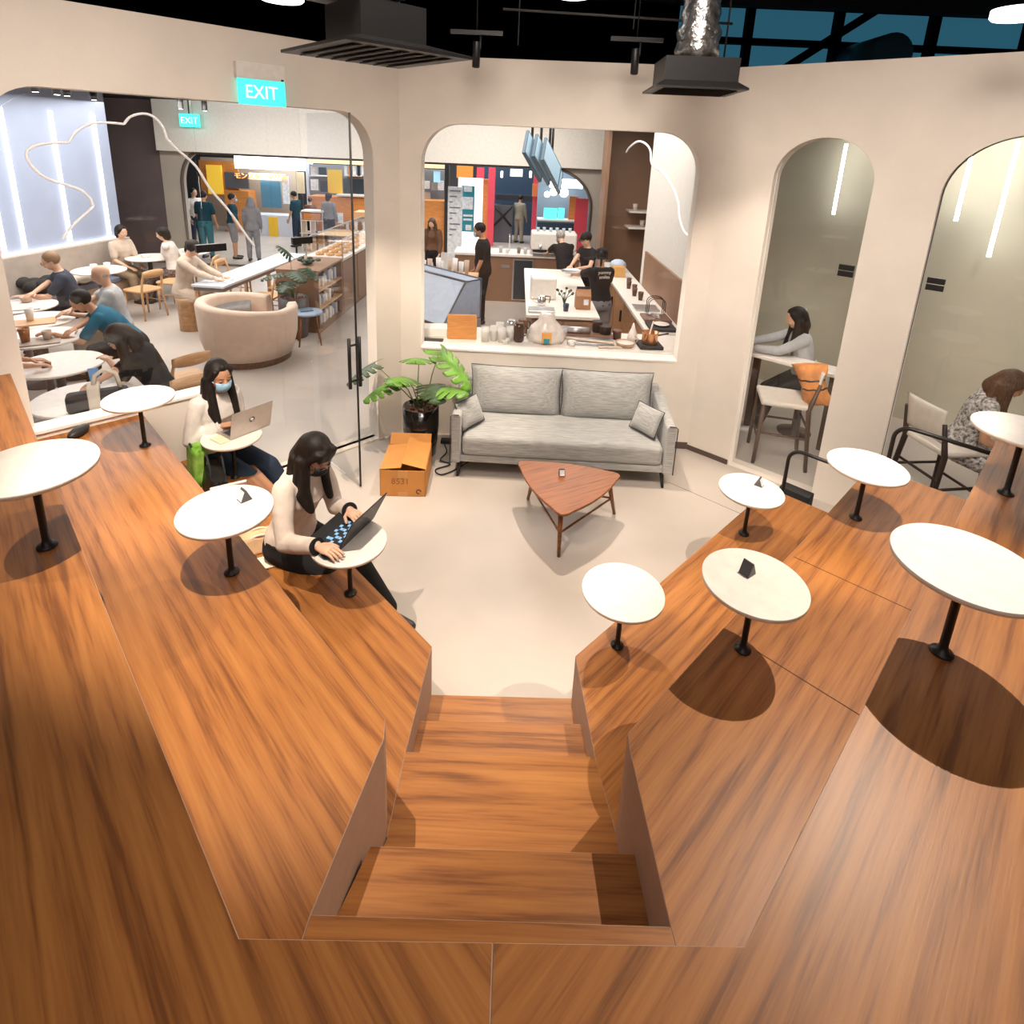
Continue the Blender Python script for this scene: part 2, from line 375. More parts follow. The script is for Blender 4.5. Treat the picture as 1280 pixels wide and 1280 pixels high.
# ---------------------------------------------------------------- tiered seating
wL = wood('veneer_left', W1, W2, W3, -PI / 4); wR = wood('veneer_right', W1, W2, W3, PI / 4); wS = wood('veneer_across', W1, W2, W3, 0)
M_side = mat('matte_laminate_side', (.36, .23, .16), .8)
ts = thing('tiered_seating', 'stepped walnut veneer seating platform wrapping both sides of the central stairs', 'seating platform')
def tier(name, poly, z, m):
    o = MB().prism(poly, 0, z, 0, 1).make(name, [M_side, m], ts, bevel=.002, seg=1); return o
lw = lambda s, y_x=6.33: ((s - y_x) / 2, (s + y_x) / 2)        # point with x+y=s on the low wall line
re = lambda s, xy=5.87: ((xy - s) / 2, (xy + s) / 2)            # point with y-x=s on the right end line
# tier 1 (seat height .45), tier 2 (.90), tier 3 (1.35): left, right
tier('low_platform', [(-.353, 1.78), (-.32, 2.328), lw(2.04), lw(1.19), (-.36, 1.50)], .45, wL)
tier('low_platform', [(.416, 1.78), (.379, 2.308), re(1.92), re(1.08), (.456, 1.545)], .45, wR)
tier('middle_platform', [(-.449, 1.03), (-.365, 1.505), (-.375, 1.575), lw(1.2), lw(.285), (-.465, .755)], .9, wL)
tier('middle_platform', [(.476, 1.04), (.454, 1.50), (.458, 1.56), re(1.08), re(.27), (.50, .773)], .9, wR)
tier('top_platform', [(.016, .762), (-.465, .752), lw(.285, 6.40), (-6.2, .10), (-6.2, -3.3), (.016, -3.3)], 1.35, wL)
tier('top_platform', [(.016, .762), (.50, .772), re(.272), (5.2, .67), (6.1, .67), (6.1, -3.3), (.016, -3.3)], 1.35, wR)
tier('nosing_board', [(-.449, 1.035), (.476, 1.042), (.50, .773), (.016, .763), (-.465, .755)], .9, wS)
tier('landing', [(-.353, 1.808), (.414, 1.822), (.456, 1.545), (.47, 1.3), (-.42, 1.3), (-.36, 1.50)], .4495, wS)
tier('stair_tread', [(-.372, 1.333), (.479, 1.343), (.52, 1.03), (-.47, 1.02)], .675, wS)
tier('stair_tread', [(-.345, 2.066), (.396, 2.084), (.42, 1.75), (-.36, 1.75)], .3, wS)
tier('stair_tread', [(-.325, 2.33), (.388, 2.343), (.40, 2.05), (-.34, 2.03)], .15, wS)

M_seam = mat('dark_seam', (.06, .025, .01), .8)
for (xa, ya), (xb, yb) in (((1.462, 2.523), (1.985, 2.058)), ((1.046, 1.928), (1.366, 1.612))):
    d = Vector((xb - xa, yb - ya, 0)); b = MB(); b.cbox(((xa + xb) / 2, (ya + yb) / 2, .9002), (d.length, .004, .0012), math.atan2(d.y, d.x)); b.make('board_joint', M_seam, ts)
# ---------------------------------------------------------------- small round tables fixed to the seating
def make_table(loc, label):
    t = thing('pedestal_table', label, 'table', loc, group='small round tables on the seating')
    MB().lathe([(.190, .328 - .020), (.196, .328 - .016), (.196, .328 - .010)], n=64).make('edge_band', M_edge, t)
    MB().lathe([(.1965, .3175), (.1975, .3195), (.1975, .3265), (.196, .328)], n=64).make('table_top', M_white, t)
    MB().lathe([(.032, 0), (.033, .004), (.031, .008), (.018, .012), (.0125, .03), (.0125, .30), (.05, .305), (.05, .309)], n=24).make('pole', M_black, t)
    return t
TB = {'i': ((-1.221, 2.246, .9), 'round white table with a tent card on the left middle platform'),
      'g': ((-2.282, 3.335, .9), 'empty round white table at the left seating end by the low wall'),
      'h': ((-1.647, 1.81, 1.35), 'large empty round white table at the left edge, on the top platform'),
      'j': ((-.808, 2.655, .45), 'round white table under the open black laptop and mouse'),
      'k': ((-1.93, 3.73, .45), 'round white table under the silver laptop of the woman in the blue mask'),
      'f': ((.594, 2.382, .45), 'empty round white table standing at the foot of the stairs on the right low platform'),
      'c': ((.989, 1.936, .9), 'round white table with a tent card on the right middle platform'),
      'a': ((1.572, 3.325, .45), 'round white table with a tent card, far end of the right low platform'),
      'b': ((1.966, 2.88, .9), 'empty round white table in front of the white pillar between the two tall arches'),
      'd': ((1.386, 1.502, 1.35), 'largest looking empty round white table at the right edge of the picture'),
      'e': ((2.342, 2.45, 1.35), 'round white table at the right edge in front of the woman with long brown hair')}
t0 = None
for k, (loc, lab) in TB.items():
    t0 = make_table(loc, lab) if t0 is None else (dup(t0, loc, 0, lab) and t0)
# ================================================================ ROOMS BEYOND THE OPENINGS
M_grey_wall = mat('grey_beige_plaster', (.42, .38, .33), .85, noise=.05, nscale=2)
M_soffit = mat('white_soffit', (.72, .69, .64), .8)
M_brown = mat('brown_laminate', (.27, .15, .09), .5, noise=.06, nscale=4)
M_blue_wall = mat('pale_blue_wash_wall', (.34, .40, .54), .8, noise=.04, nscale=2)
M_plum = mat('dark_plum_panel', (.13, .10, .105), .7, noise=.1, nscale=3)
M_orange = mat('orange_timber', (.66, .25, .06), .5, noise=.12, nscale=6, stretch=(1, 1, 6))
M_yellow = mat('yellow_vinyl', (.9, .55, .04), .5)
M_red = mat('red_paint', (.75, .06, .10), .5)
M_teal = mat('teal_board', (.02, .30, .38), .4)
M_navy = mat('navy_board', (.02, .05, .09), .35)
M_paper = mat('printed_paper', (.82, .84, .88), .7, noise=.15, nscale=14)
M_dglass = mat('smoked_screen', (.03, .04, .05), .15)
M_concf = mat('grey_concrete_counter', (.35, .35, .36), .6, noise=.08)

# far wall with the long arched opening to the food court
FY = 12.85
hole = [(-7.2, .012), (1.60, .012), (1.60, 1.6)] + [(.65 + .95 * math.cos(a), 1.6 + .82 * math.sin(a)) for a in [PI / 2 * i / 12 for i in range(1, 13)]] + \
       [(-6.78 - .42 * math.sin(a), 1.72 + .70 * math.cos(a)) for a in [PI / 2 * i / 10 for i in range(0, 11)]]
fw = plate('wall_far', [(-7.62, 0), (7.5, 0), (7.5, 3.45), (-7.62, 3.45)], [hole], .16, M_grey_wall, (0, FY + .08, 0), (1, 0, 0), (0, 0, 1)); struct(fw)
b = MB(); b.tube([(p[0], FY - .01, p[1]) for p in hole], .035, 6, closed=True); struct(b.make('trim_3', mat('bronze_rim', (.10, .075, .06), .4)))
# white soffit band in front of the far wall
struct(MB().box(-7.5, 1.95, FY - .30, FY - .02, 2.44, 3.45).make('trim_4', M_soffit))
struct(MB().box(-9.2, -7.62, FY + .02, FY + .16, 0, 3.45).make('wall_recess', M_plum))
# pale blue wall with light strips on the left of the lounge
bA, bB = Vector((-7.98, 4.0, 0)), Vector((-6.98, 10.35, 0)); bd = (bB - bA).normalized(); bn = Vector((bd.y, -bd.x, 0))
struct(wall('wall_lounge', bA, bB, 0, 3.45, .14, m=M_blue_wall))
struct(wall('wall_lounge_return', bB, (-9.0, 12.8, 0), 0, 3.45, .12, m=M_grey_wall))
struct(wall('wall_lounge_near', (-6.5, -.1, 0), bA, 0, 3.45, .12, m=M_grey_wall))
struct(MB().box(-14, 9, 4.0, FY, 3.45, 3.55).make('ceiling', M_ceil) if False else MB().prism([(-9.3, FY + .1), (-8.2, 3.0), (-3.6, 3.0), (-1.2, 5.6), (1.85, 5.55), (4.1, 3.5), (7.6, 3.5), (7.6, FY + .1)], 3.45, 3.54).make('ceiling_1', M_ceil))
# LED strips on the blue wall
def on_blue(x, y):
    d = ray(x, y); n = bn; t = (n.dot(bA) - 0) / (n.x * d.x + n.y * d.y)
    return Vector((d.x * t, d.y * t, EYE + d.z * t))
for i, (x, y0, y1, lab) in enumerate(((31, 160, 316, 'glowing vertical light strip on the pale blue wall, the longest one nearest the window jamb'),
        (87, 138, 302, 'glowing vertical light strip on the pale blue wall, middle one of three'),
        (136, 144, 295, 'glowing vertical light strip on the pale blue wall, the one beside the dark recess'),
        (5, 200, 318, 'glowing vertical light strip at the left edge of the picture'))):
    p = on_blue(x, y1); p.z = 1.0
    s = MB(); q = p + bn * .02; s.cbox((q.x, q.y, (1.02 + 3.05) / 2), (.045, .035, 2.03), math.atan2(bd.y, bd.x)); o = s.make('light_strip', glow('led_wall_strip', (1, .98, .97), 2.6))
    tag(o, lab, 'light', 'light strips on the blue wall')
# glowing ledge and banquette bench
bench = thing('banquette', 'long grey upholstered banquette bench under the pale blue wall with light strips', 'bench', bA, math.atan2(bd.y, bd.x))
BL = (bB - bA).length
M_seat = mat('slate_blue_upholstery', (.16, .18, .24), .8, noise=.1, nscale=30)
M_backu = mat('taupe_plaster_backrest', (.42, .36, .31), .8, noise=.06, nscale=8)
MB().box(0, BL, -.16, -.01, 0, 1.0).make('backrest', M_backu, bench, bevel=.01)
MB().box(0, BL, -.50, -.16, 0, .36).make('base', mat('pale_timber_plinth', (.52, .36, .25), .6), bench)
MB().box(0, BL, -.52, -.16, .36, .45).make('seat', M_seat, bench, bevel=.02)
MB().box(0, BL, -.03, -.005, 1.003, 1.02).make('ledge_light', M_led2, bench)

# wavy reflection in the fixed glazing, modelled as a thin glowing line on the pane
def contour(pts, n, label):
    # smooth the surveyed polyline
    P = [Vector(p) for p in pts]
    out = []
    for i in range(len(P) - 1):
        p0, p1, p2, p3 = P[max(i - 1, 0)], P[i], P[i + 1], P[min(i + 2, len(P) - 1)]
        for k in range(6):
            t = k / 6; out.append(.5 * ((2 * p1) + (p2 - p0) * t + (2 * p0 - 5 * p1 + 4 * p2 - p3) * t * t + (3 * p1 - p0 - 3 * p2 + p3) * t ** 3))
    out.append(P[-1]); return out
def onP(x, y, n, c):
    d = ray(x, y); t = c / (n[0] * d.x + n[1] * d.y); return Vector((d.x * t, d.y * t, EYE + d.z * t))
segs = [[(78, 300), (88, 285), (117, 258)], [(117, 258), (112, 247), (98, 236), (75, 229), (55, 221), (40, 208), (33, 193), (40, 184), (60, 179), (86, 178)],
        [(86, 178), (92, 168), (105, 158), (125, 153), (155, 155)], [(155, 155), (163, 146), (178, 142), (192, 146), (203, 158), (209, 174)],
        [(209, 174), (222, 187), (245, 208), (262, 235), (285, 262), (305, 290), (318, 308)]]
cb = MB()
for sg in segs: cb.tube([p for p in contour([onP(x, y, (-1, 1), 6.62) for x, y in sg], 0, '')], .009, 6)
tag(cb.make('reflection_line', glow('white_outline', (.9, .88, .85), .22)), 'thin white wavy reflection modelled as a line across the large left window pane', 'wall decoration')

# ---------------------------------------------------------------- round cafe tables of the lounge
M_ped = mat('grey_pedestal', (.12, .12, .13), .5)
def cafe_table(loc, label, r=.36):
    t = thing('cafe_table', label, 'table', loc, group='round white cafe tables of the lounge')
    MB().lathe([(r - .01, .725), (r, .73), (r, .745), (r - .006, .75)], n=40).make('table_top', M_white, t)
    MB().lathe([(.22, 0), (.22, .012), (.045, .03), (.035, .06), (.035, .70), (.10, .724)], n=20).make('pedestal', M_ped, t)
    return t
ct = cafe_table((-3.38, 4.30, 0), 'round white cafe table behind the low wall with the black and white tote bag')
for loc, lab in (((-4.10, 4.98, 0), 'round white cafe table where a half hidden guest rests both forearms'),
                 ((-4.78, 5.66, 0), 'round white cafe table with a brown drink before the man in teal'),
                 ((-5.27, 6.20, 0), 'round white cafe table with a wooden tray beside the bald man'),
                 ((-5.86, 6.72, 0), 'round white cafe table with trays in front of the man in the dark polo shirt'),
                 ((-6.32, 8.75, 0), 'round white cafe table with two cups close to the banquette'),
                 ((-6.22, 9.85, 0), 'round white cafe table in front of the far woman in beige'),
                 ((-5.9, 10.5, 0), 'round white cafe table in front of the far woman in white')):
    dup(ct, loc, 0, lab)

# ---------------------------------------------------------------- wooden chairs
def chair(loc, rz, label, wd=None, seatm=None, group='light wooden chairs of the lounge'):
    t = thing('wooden_chair', label, 'chair', loc, rz, group)
    wd = wd or M_oak; sm_ = seatm or wd
    s = MB(); s.rings([[(x * k, y * k + .0, z) for x, y in rrect(-.21, .21, -.20, .21, .07, 5)] for k, z in ((.97, .43), (1, .44), (1, .452), (.98, .46))]); s.make('seat', sm_, t)
    for sx in (-1, 1):
        MB().tube([(sx * .19, .17, 0), (sx * .17, .16, .43)], [.013, .018], 8).make('leg', wd, t)
        MB().tube([(sx * .20, -.22, 0), (sx * .175, -.18, .43), (sx * .17, -.21, .62), (sx * .15, -.25, .76)], [.013, .019, .017, .014], 8).make('leg', wd, t)
    n = 10; r = []
    for i in range(n + 1):
        a = -.75 + 1.5 * i / n; c = Vector((.26 * math.sin(a), -.235 - .05 * math.cos(a) + .03, .72)); h = .062 * (1 - .35 * abs(a / .75) ** 2)
        r.append([c + Vector((0, dy, dz)) for dy, dz in ((-.009, -h), (.009, -h), (.012, 0), (.006, h), (-.012, h), (-.014, 0))])
    MB().rings(r).make('backrest', wd, t)
    for sx in (-1, 1): MB().tube([(sx * .18, .165, .25), (sx * .185, -.195, .25)], .008, 6).make('stretcher', wd, t)
    return t
wc = chair((-5.45, 10.05, 0), 1.75, 'light wooden chair nearest the far woman in white, its curved back towards the arch')
dup(wc, (-5.75, 8.85, 0), 1.25, 'light wooden chair facing the banquette table with two cups')
dup(wc, (-5.60, 9.45, 0), 1.5, 'light wooden chair pushed up to the far beige woman\'s table')
dup(wc, (-3.25, 5.45, 0), .9, 'light wooden chair with a bright orange back, behind the black clad woman')
dup(wc, (-2.95, 4.95, 0), .8, 'light wooden chair with a bright orange back closest to the low wall')
# ---------------------------------------------------------------- tub booth
tb = thing('tub_sofa', 'curved beige tub sofa on a round timber plinth in the middle of the lounge', 'sofa', (-3.42, 7.32, 0), 0)
M_tub = mat('beige_upholstery', (.62, .47, .37), .75, noise=.05, nscale=10, sheen=.2)
MB().lathe([(.50, 0), (.50, .09), (.52, .09)], n=48).make('plinth', M_walnut, tb)
def arcwall(mb, r0, r1, z0, z1f, a0, a1, n=40):
    rr = []
    for i in range(n + 1):
        a = a0 + (a1 - a0) * i / n; z1 = z1f(i / n); c, s_ = math.cos(a), math.sin(a)
        ri = r0; ro = r1
        rr.append([(ri * c, ri * s_, z0), (ro * .86 * c, ro * .86 * s_, z0), (ro * .97 * c, ro * .97 * s_, z0 + .25), (ro * c, ro * s_, z1 - .04), ((ro - .02) * c, (ro - .02) * s_, z1), ((ri + .03) * c, (ri + .03) * s_, z1), (ri * c, ri * s_, z1 - .04)])
    mb.rings(rr)
b = MB(); arcwall(b, .47, .61, .09, lambda t: .70 + .10 * math.sin(PI * min(1, t * 1.2)), math.radians(85), math.radians(390)); b.make('backrest', M_tub, tb)
b = MB(); b.lathe([(.47, .10), (.49, .20), (.48, .34), (.45, .40), (.05, .415)], n=40); b.make('seat', M_tub, tb)
b = MB(); arcwall(b, .38, .47, .40, lambda t: .60, math.radians(110), math.radians(250)); b.make('back_cushion', mat('grey_cushion', (.27, .26, .25), .85, noise=.1), tb)
# ---------------------------------------------------------------- side stool
st = thing('stool', 'small stool with slate blue round seat and dark timber legs beside the tub sofa', 'stool', (-2.86, 7.93, 0), .4)
MB().lathe([(.02, .44), (.19, .44), (.20, .455), (.19, .475), (.02, .485)], n=32).make('seat', mat('blue_grey_seat', (.30, .38, .5), .6), st)
for i in range(4):
    a = PI / 4 + i * PI / 2
    MB().tube([(.21 * math.cos(a), .21 * math.sin(a), 0), (.13 * math.cos(a), .13 * math.sin(a), .45)], [.011, .016], 8).make('leg', M_walnut, st)
tag(MB().cbox((-2.88, 7.92, .4945), (.17, .12, .012), .5).make('booklet', mat('blue_booklet', (.12, .2, .3), .5)), 'small dark booklet lying on the blue round stool', 'book')
# ---------------------------------------------------------------- communal table
cm = thing('communal_table', 'long narrow white topped communal table with timber legs in the lounge', 'table', (-4.2, 9.4, 0), math.radians(-5))
MB().box(-.24, .24, -1.35, 1.35, .715, .75).make('table_top', mat('cool_white_top', (.70, .74, .80), .3), cm, bevel=.004)
MB().box(-.22, .22, -1.33, 1.33, .66, .715).make('apron', mat('grey_apron', (.20, .17, .16), .6), cm)
for sx in (-1, 1):
    for sy in (-1, 0, 1): MB().box(sx * .2 - .022, sx * .2 + .022, sy * 1.28 - .022, sy * 1.28 + .022, 0, .66).make('leg', M_oak, cm)
for i, (x, y, a, lab) in enumerate(((-3.80, 8.75, 1.5, 'light wooden chair on the right of the communal table, at its near end'), (-3.76, 9.4, 1.5, 'light wooden chair on the right of the communal table, second from its near end'),
        (-3.72, 10.05, 1.5, 'light wooden chair on the right of the communal table, third from its near end'), (-4.75, 9.8, -1.6, 'light wooden chair on the far left side of the communal table'))):
    dup(wc, (x, y, 0), a, lab)
tag(MB().box(-.09, .09, -.12, .12, 0, .02).make('open_magazine', M_paper), 'open printed magazine in front of the woman reading at the communal table', 'magazine').location = (-4.22, 8.35, .7515)
# ---------------------------------------------------------------- display counter and pastry case
dc = thing('display_counter', 'brown timber display counter with open shelves and a glass pastry case on top', 'counter', (-2.86, 8.4, 0), math.radians(-2.5))
b = MB(); b.box(-.62, 0, 0, .03, 0, .92); b.box(-.62, 0, 1.02, 1.05, 0, .92); b.box(-.62, -.59, .03, 1.02, 0, .92); b.box(-.62, 0, .03, 1.02, 0, .06); b.make('carcass', M_brown, dc)
for z in (.34, .62): MB().box(-.59, 0, .03, 1.02, z, z + .025).make('shelf', M_oak, dc)
MB().box(-.64, .02, 0, 1.07, .92, .95).make('top', M_brown, dc)
b = MB(); b.box(-.62, 0, 1.05, 4.2, 0, .90); b.make('cabinet', M_brown, dc)
for k in range(4): MB().box(0, .008, 1.08 + k * .78, 1.82 + k * .78, .05, .87).make('door_panel', mat('brown_door', (.30, .18, .115), .5, noise=.08), dc, bevel=.003)
MB().box(-.64, .02, 1.05, 4.22, .90, .94).make('top', M_white, dc)
b = MB()
for x0, x1, y0, y1, z0, z1 in ((-.60, -.592, 1.1, 4.1, .94, 1.24), (-.01, -.002, 1.1, 4.1, .94, 1.24), (-.60, 0, 1.1, 1.108, .94, 1.24), (-.60, 0, 1.1, 4.1, 1.24, 1.248)): b.box(x0, x1, y0, y1, z0, z1)
b.make('glass_case', M_glass, dc)
b = MB()
for y in (1.1, 2.6, 4.1):
    for x in (-.6, 0): b.box(x - .008, x + .008, y - .008, y + .008, .94, 1.25)
b.box(-.008, .008, 1.1, 4.1, 1.24, 1.256); b.box(-.608, -.592, 1.1, 4.1, 1.24, 1.256); b.make('case_frame', M_steel, dc)
def lc(x, y, z):
    a = math.radians(-2.5); return (-2.86 + x * math.cos(a) - y * math.sin(a), 8.4 + x * math.sin(a) + y * math.cos(a), z)
M_past = mat('baked_pastry', (.62, .33, .12), .7, noise=.3, nscale=30)
past = None
spots_ = [(x, y) for y in [1.3 + .26 * k for k in range(10)] for x in (-.45, -.28, -.12)]
for i, (x, y) in enumerate(spots_):
    if past is None:
        b = MB(); b.lathe([(.02, 0), (.055, .004), (.06, .02), (.05, .045), (.01, .055)], n=14, sx=1.2); past = tag(b.make('pastry', M_past), 'golden baked pastry in the glass case on the counter', 'pastry', 'pastries in the glass case'); o = past
    else: o = dup(past)
    o.location = lc(x + random.uniform(-.01, .01), y, .941); o.rotation_euler = (0, 0, random.uniform(0, 3))
# merchandise on the open shelves
bag = None
for z, items in ((.06, 7), (.365, 6), (.645, 7)):
    for k in range(items):
        col = random.choice([(.75, .72, .68), (.12, .11, .11), (.55, .6, .7), (.8, .78, .74)])
        h = random.uniform(.13, .2)
        m = mat('pack_%d' % int(col[0] * 100), col, .6)
        if k % 2: b = MB().lathe([(.032, 0), (.036, .01), (.036, h - .04), (.015, h - .02), (.015, h)], n=14)
        else: b = MB().box(-.035, .035, -.045, .045, 0, h)
        o = b.make('retail_jar' if k % 2 else 'retail_pack', m); o.location = lc(-.10, .11 + k * .135, z + .001)
        tag(o, ('small jar' if k % 2 else 'small boxed pack') + (' on the bottom shelf' if z < .1 else ' on the middle shelf' if z < .5 else ' on the upper shelf') + ' of the brown display counter', 'jar' if k % 2 else 'package', 'goods on the display shelves')
b = MB()
for i in range(16): a = i * .8; b.ball((.16 * math.cos(a) * (i % 3) / 2, .16 * math.sin(a) * (i % 4) / 3, .03 + .02 * (i % 3)), .045, sz=.6, n=8)
o = b.make('wreath_of_dark_leaves', mat('dark_foliage', (.03, .05, .03), .6)); o.location = lc(-.32, .45, .955); tag(o, 'low dark bunch of dried leaves on top of the brown display counter', 'plant')
# ---------------------------------------------------------------- monstera leaves
def leaf_mb(b, base, tip, up, w, mi=0, nt=6):
    w = w * 1.15
    """split monstera leaf from base to tip, drooping, fingers cut between the side veins"""
    base, tip = Vector(base), Vector(tip); d = tip - base; L = d.length; d.normalize(); up = Vector(up); sd = d.cross(up).normalized(); up = sd.cross(d).normalized()
    def pt(t, s):   # t along, s across -1..1
        prof = math.sin(PI * min(1, (t * .80 + .20))) ** .55
        return base + d * (t * L - s * s * L * .28 * (1 - t)) + sd * (s * w * prof) + up * (-.22 * w * s * s - .22 * L * t * t + .05 * L)
    N = 30; S_ = [-1, -.85, -.65, -.4, -.15, 0, .15, .4, .65, .85, 1]
    grid = [[b._v(pt(i / N, q * (1 - .10 * (1 - abs(math.sin(PI * (i % 5 + .2) / 5)))))) for q in S_] for i in range(N + 1)]
    for i in range(N):
        for j in range(len(S_) - 1):
            m = max(abs(S_[j]), abs(S_[j + 1]))
            if i % 5 == 4 and m > .5 and i < N - 2: continue
            if i % 5 == 0 and m > .9: continue
            b._f([grid[i][j], grid[i][j + 1], grid[i + 1][j + 1], grid[i + 1][j]], mi, True)
def monstera(name, label, loc, stems, potr, poth, pot_m, leaf_m, soil=True):
    t = thing(name, label, 'plant', loc)
    MB().lathe([(potr * .80, 0), (potr * .84, .01), (potr, poth * .55), (potr * 1.0, poth), (potr * .92, poth), (potr * .90, poth - .03), (.01, poth - .035)], n=40).make('pot', pot_m, t)
    b = MB()
    for i in range(60): a = random.uniform(0, 6.28); r = potr * .82 * math.sqrt(random.random()); b.ball((r * math.cos(a), r * math.sin(a), poth - .03), random.uniform(.008, .02), n=6)
    tag(b.make('soil', mat('clay_pebbles', (.22, .10, .06), .9), t), kind='stuff')
    for base, tip, w in stems:
        base, tip = Vector(base), Vector(tip); s0 = Vector((random.uniform(-.04, .04), random.uniform(-.04, .04), poth - .03))
        midp = (s0 + base) / 2 + Vector((0, 0, .06))
        MB().tube([s0, midp, base], [.006, .005, .004], 6).make('stem', mat('green_stem', (.10, .20, .05), .5), t)
        b = MB(); leaf_mb(b, base, tip, (0, 0, 1), w); o = b.make('leaf', leaf_m, t); sm = o.modifiers.new('thick', 'SOLIDIFY'); sm.thickness = .002
    return t
M_pot = mat('black_glazed_pot', (.012, .010, .010), .15, coat=.5)
M_leafd = mat('dark_leaf', (.02, .05, .02), .45, noise=.3)
monstera('potted_monstera', 'dark leaved plant in a tall grey black pot beside the display counter', (-3.16, 8.22, 0),
         [((-.1, -.12, .95), (-.38, -.2, .93), .13), ((.05, -.1, .98), (.28, -.3, .95), .13), ((-.05, .1, 1.15), (-.2, .1, 1.35), .11), ((.15, .1, 1.0), (.38, .05, .88), .12), ((-.02, -.15, .85), (.0, -.42, .8), .13)],
         .20, .60, mat('grey_black_pot', (.07, .07, .08), .4), M_leafd)

# queue barrier posts
for x, y in ((-4.35, 11.6), (-3.5, 11.4), (-4.2, 12.4)):
    t = thing('queue_post', 'black queue barrier post by the arched opening', 'post', (x, y, 0), group='queue barrier posts')
    MB().lathe([(.14, 0), (.14, .01), (.02, .03), (.018, .88), (.028, .90), (.02, .93)], n=18).make('post', M_black, t)
b = MB(); b.tube([(-4.35, 11.6, .85), (-3.5, 11.4, .85)], .008, 6); tag(b.make('barrier_rope', M_black), 'thin black barrier rail strung between two queue posts', 'rope')

# ================================================================ FOOD COURT
def rect3(x0, y0, x1, y1, Y):
    a, b = onY(x0, y0, Y), onY(x1, y1, Y); return min(a.x, b.x), max(a.x, b.x), min(a.z, b.z), max(a.z, b.z)
def slab(name, px, Y, th, m, label=None, cat=None, parent=None, z0=None, bevel=0, group=None):
    X0, X1, Z0, Z1 = rect3(*px, Y)
    o = MB().box(X0, X1, Y, Y + th, Z0 if z0 is None else z0, Z1).make(name, m, parent, bevel=bevel)
    if label: tag(o, label, cat, group)
    return o
struct(MB().box(-14, 9, 21.9, 22.0, 0, 4.2).make('wall_food_court', mat('charcoal_wall', (.05, .05, .055), .8)))
struct(MB().box(-14, 9, FY + .16, 22, 4.0, 4.1).make('ceiling_2', M_ceil))
struct(MB().box(-14.1, -14, FY, 22, 0, 4.1).make('wall_food_court_left', M_grey_wall))
struct(MB().box(9, 9.1, FY, 22, 0, 4.1).make('wall_food_court_right', M_grey_wall))
Y1 = 17.5
s1 = thing('food_stall', 'brightly lit food stall with orange katakana sign seen through the left window', 'food stall', (-6.4, Y1, 0))
def child(o, p): o.parent = p; o.matrix_parent_inverse = Matrix.Translation(-Vector(p.location)); return o
def slabc(p, *a, **k): return child(slab(*a, **k), p)
slabc(s1, 'light_box', (292, 190, 384, 214), Y1 + .1, .5, glow('lightbox_white', (.9, .96, 1), 5))
slabc(s1, 'back_wall', (250, 196, 372, 262), Y1 + 1.2, .1, mat('stall_backdrop', (.45, .36, .28), .7), z0=0)
slabc(s1, 'yellow_panel', (257, 206, 279, 243), Y1 + .2, .06, glow('yellow_panel_lit', (.9, .55, .05), .5))
slabc(s1, 'orange_frame', (248, 200, 300, 246), Y1 + .28, .06, M_orange)
slabc(s1, 'menu_screen', (280, 215, 311, 236), Y1 + .2, .06, mat('dark_menu_board', (.12, .13, .15), .4))
slabc(s1, 'sign_board', (311, 216, 356, 226), Y1 + .25, .05, glow('sign_back', (.95, .9, .8), .8))
slabc(s1, 'order_counter', (280, 238, 312, 262), Y1 + .1, .5, M_orange, z0=0)
slabc(s1, 'white_counter', (312, 268, 366, 303), Y1 - .3, .6, mat('white_counter_front', (.62, .66, .75), .4), z0=0)
slabc(s1, 'yellow_poster', (335, 271, 348, 298), Y1 - .34, .03, M_yellow)
slabc(s1, 'blue_glass_screen', (325, 226, 352, 260), Y1 + .6, .04, mat('blue_screen', (.10, .26, .38), .2))
slabc(s1, 'white_poster', (352, 220, 362, 255), Y1 + .2, .03, M_paper)
slabc(s1, 'vertical_banner', (370, 215, 381, 242), Y1 + .2, .04, mat('cream_banner', (.85, .68, .45), .6))
slabc(s1, 'white_column', (381, 196, 387, 250), Y1 - .2, .2, mat('white_column', (.7, .75, .85), .5), z0=0)
X0, X1, Z0, Z1 = rect3(290, 216, 357, 227, Y1)
tx = text('sign_lettering', 'モンスターマグネ', (Z1 - Z0) * 1.05, glow('orange_letters', (1, .38, .10), 1.6), None, ((X0 + X1) / 2, Y1 + .12, (Z0 + Z1) / 2), (PI / 2, 0, 0), .03)
child(tx, s1)
s2 = thing('food_stall', 'orange timber food stall with shelves behind the pastry counter', 'food stall', (-3.9, 16.5, 0)); Y2 = 16.4
slabc(s2, 'top_fascia', (385, 198, 467, 207), Y2, .5, glow('warm_fascia', (1, .72, .40), .7))
slabc(s2, 'back_shelf_wall', (386, 205, 475, 262), Y2 + 1.0, .1, mat('stall_shelf_wall', (.20, .22, .25), .6), z0=0)
slabc(s2, 'yellow_banner', (409, 212, 428, 242), Y2, .04, M_yellow)
slabc(s2, 'counter_front', (385, 245, 470, 300), Y2 - .2, .7, M_orange, z0=0)
slabc(s2, 'service_opening', (429, 223, 470, 243), Y2 + .1, .05, M_dglass)
slabc(s2, 'opening_sill', (420, 243, 470, 247), Y2 - .25, .4, M_white)
for x0 in (387, 430): slabc(s2, 'shelf', (x0, 219, x0 + 20, 221), Y2 + .7, .3, M_white)
for k in range(7): slabc(s2, 'hanging_panel', (430 + k * 5.4, 207, 434 + k * 5.4, 220), Y2 + .05, .03, [M_paper, M_orange, M_paper, M_dglass][k % 4])
for k, (px) in enumerate(((388, 208, 396, 219), (398, 209, 408, 219), (388, 224, 398, 238), (400, 226, 409, 240))): slabc(s2, 'menu_poster', px, Y2 + .2, .03, [M_paper, M_navy, M_paper, M_dglass][k])
slabc(s2, 'notice', (420, 266, 429, 279), Y2 - .23, .02, M_paper)
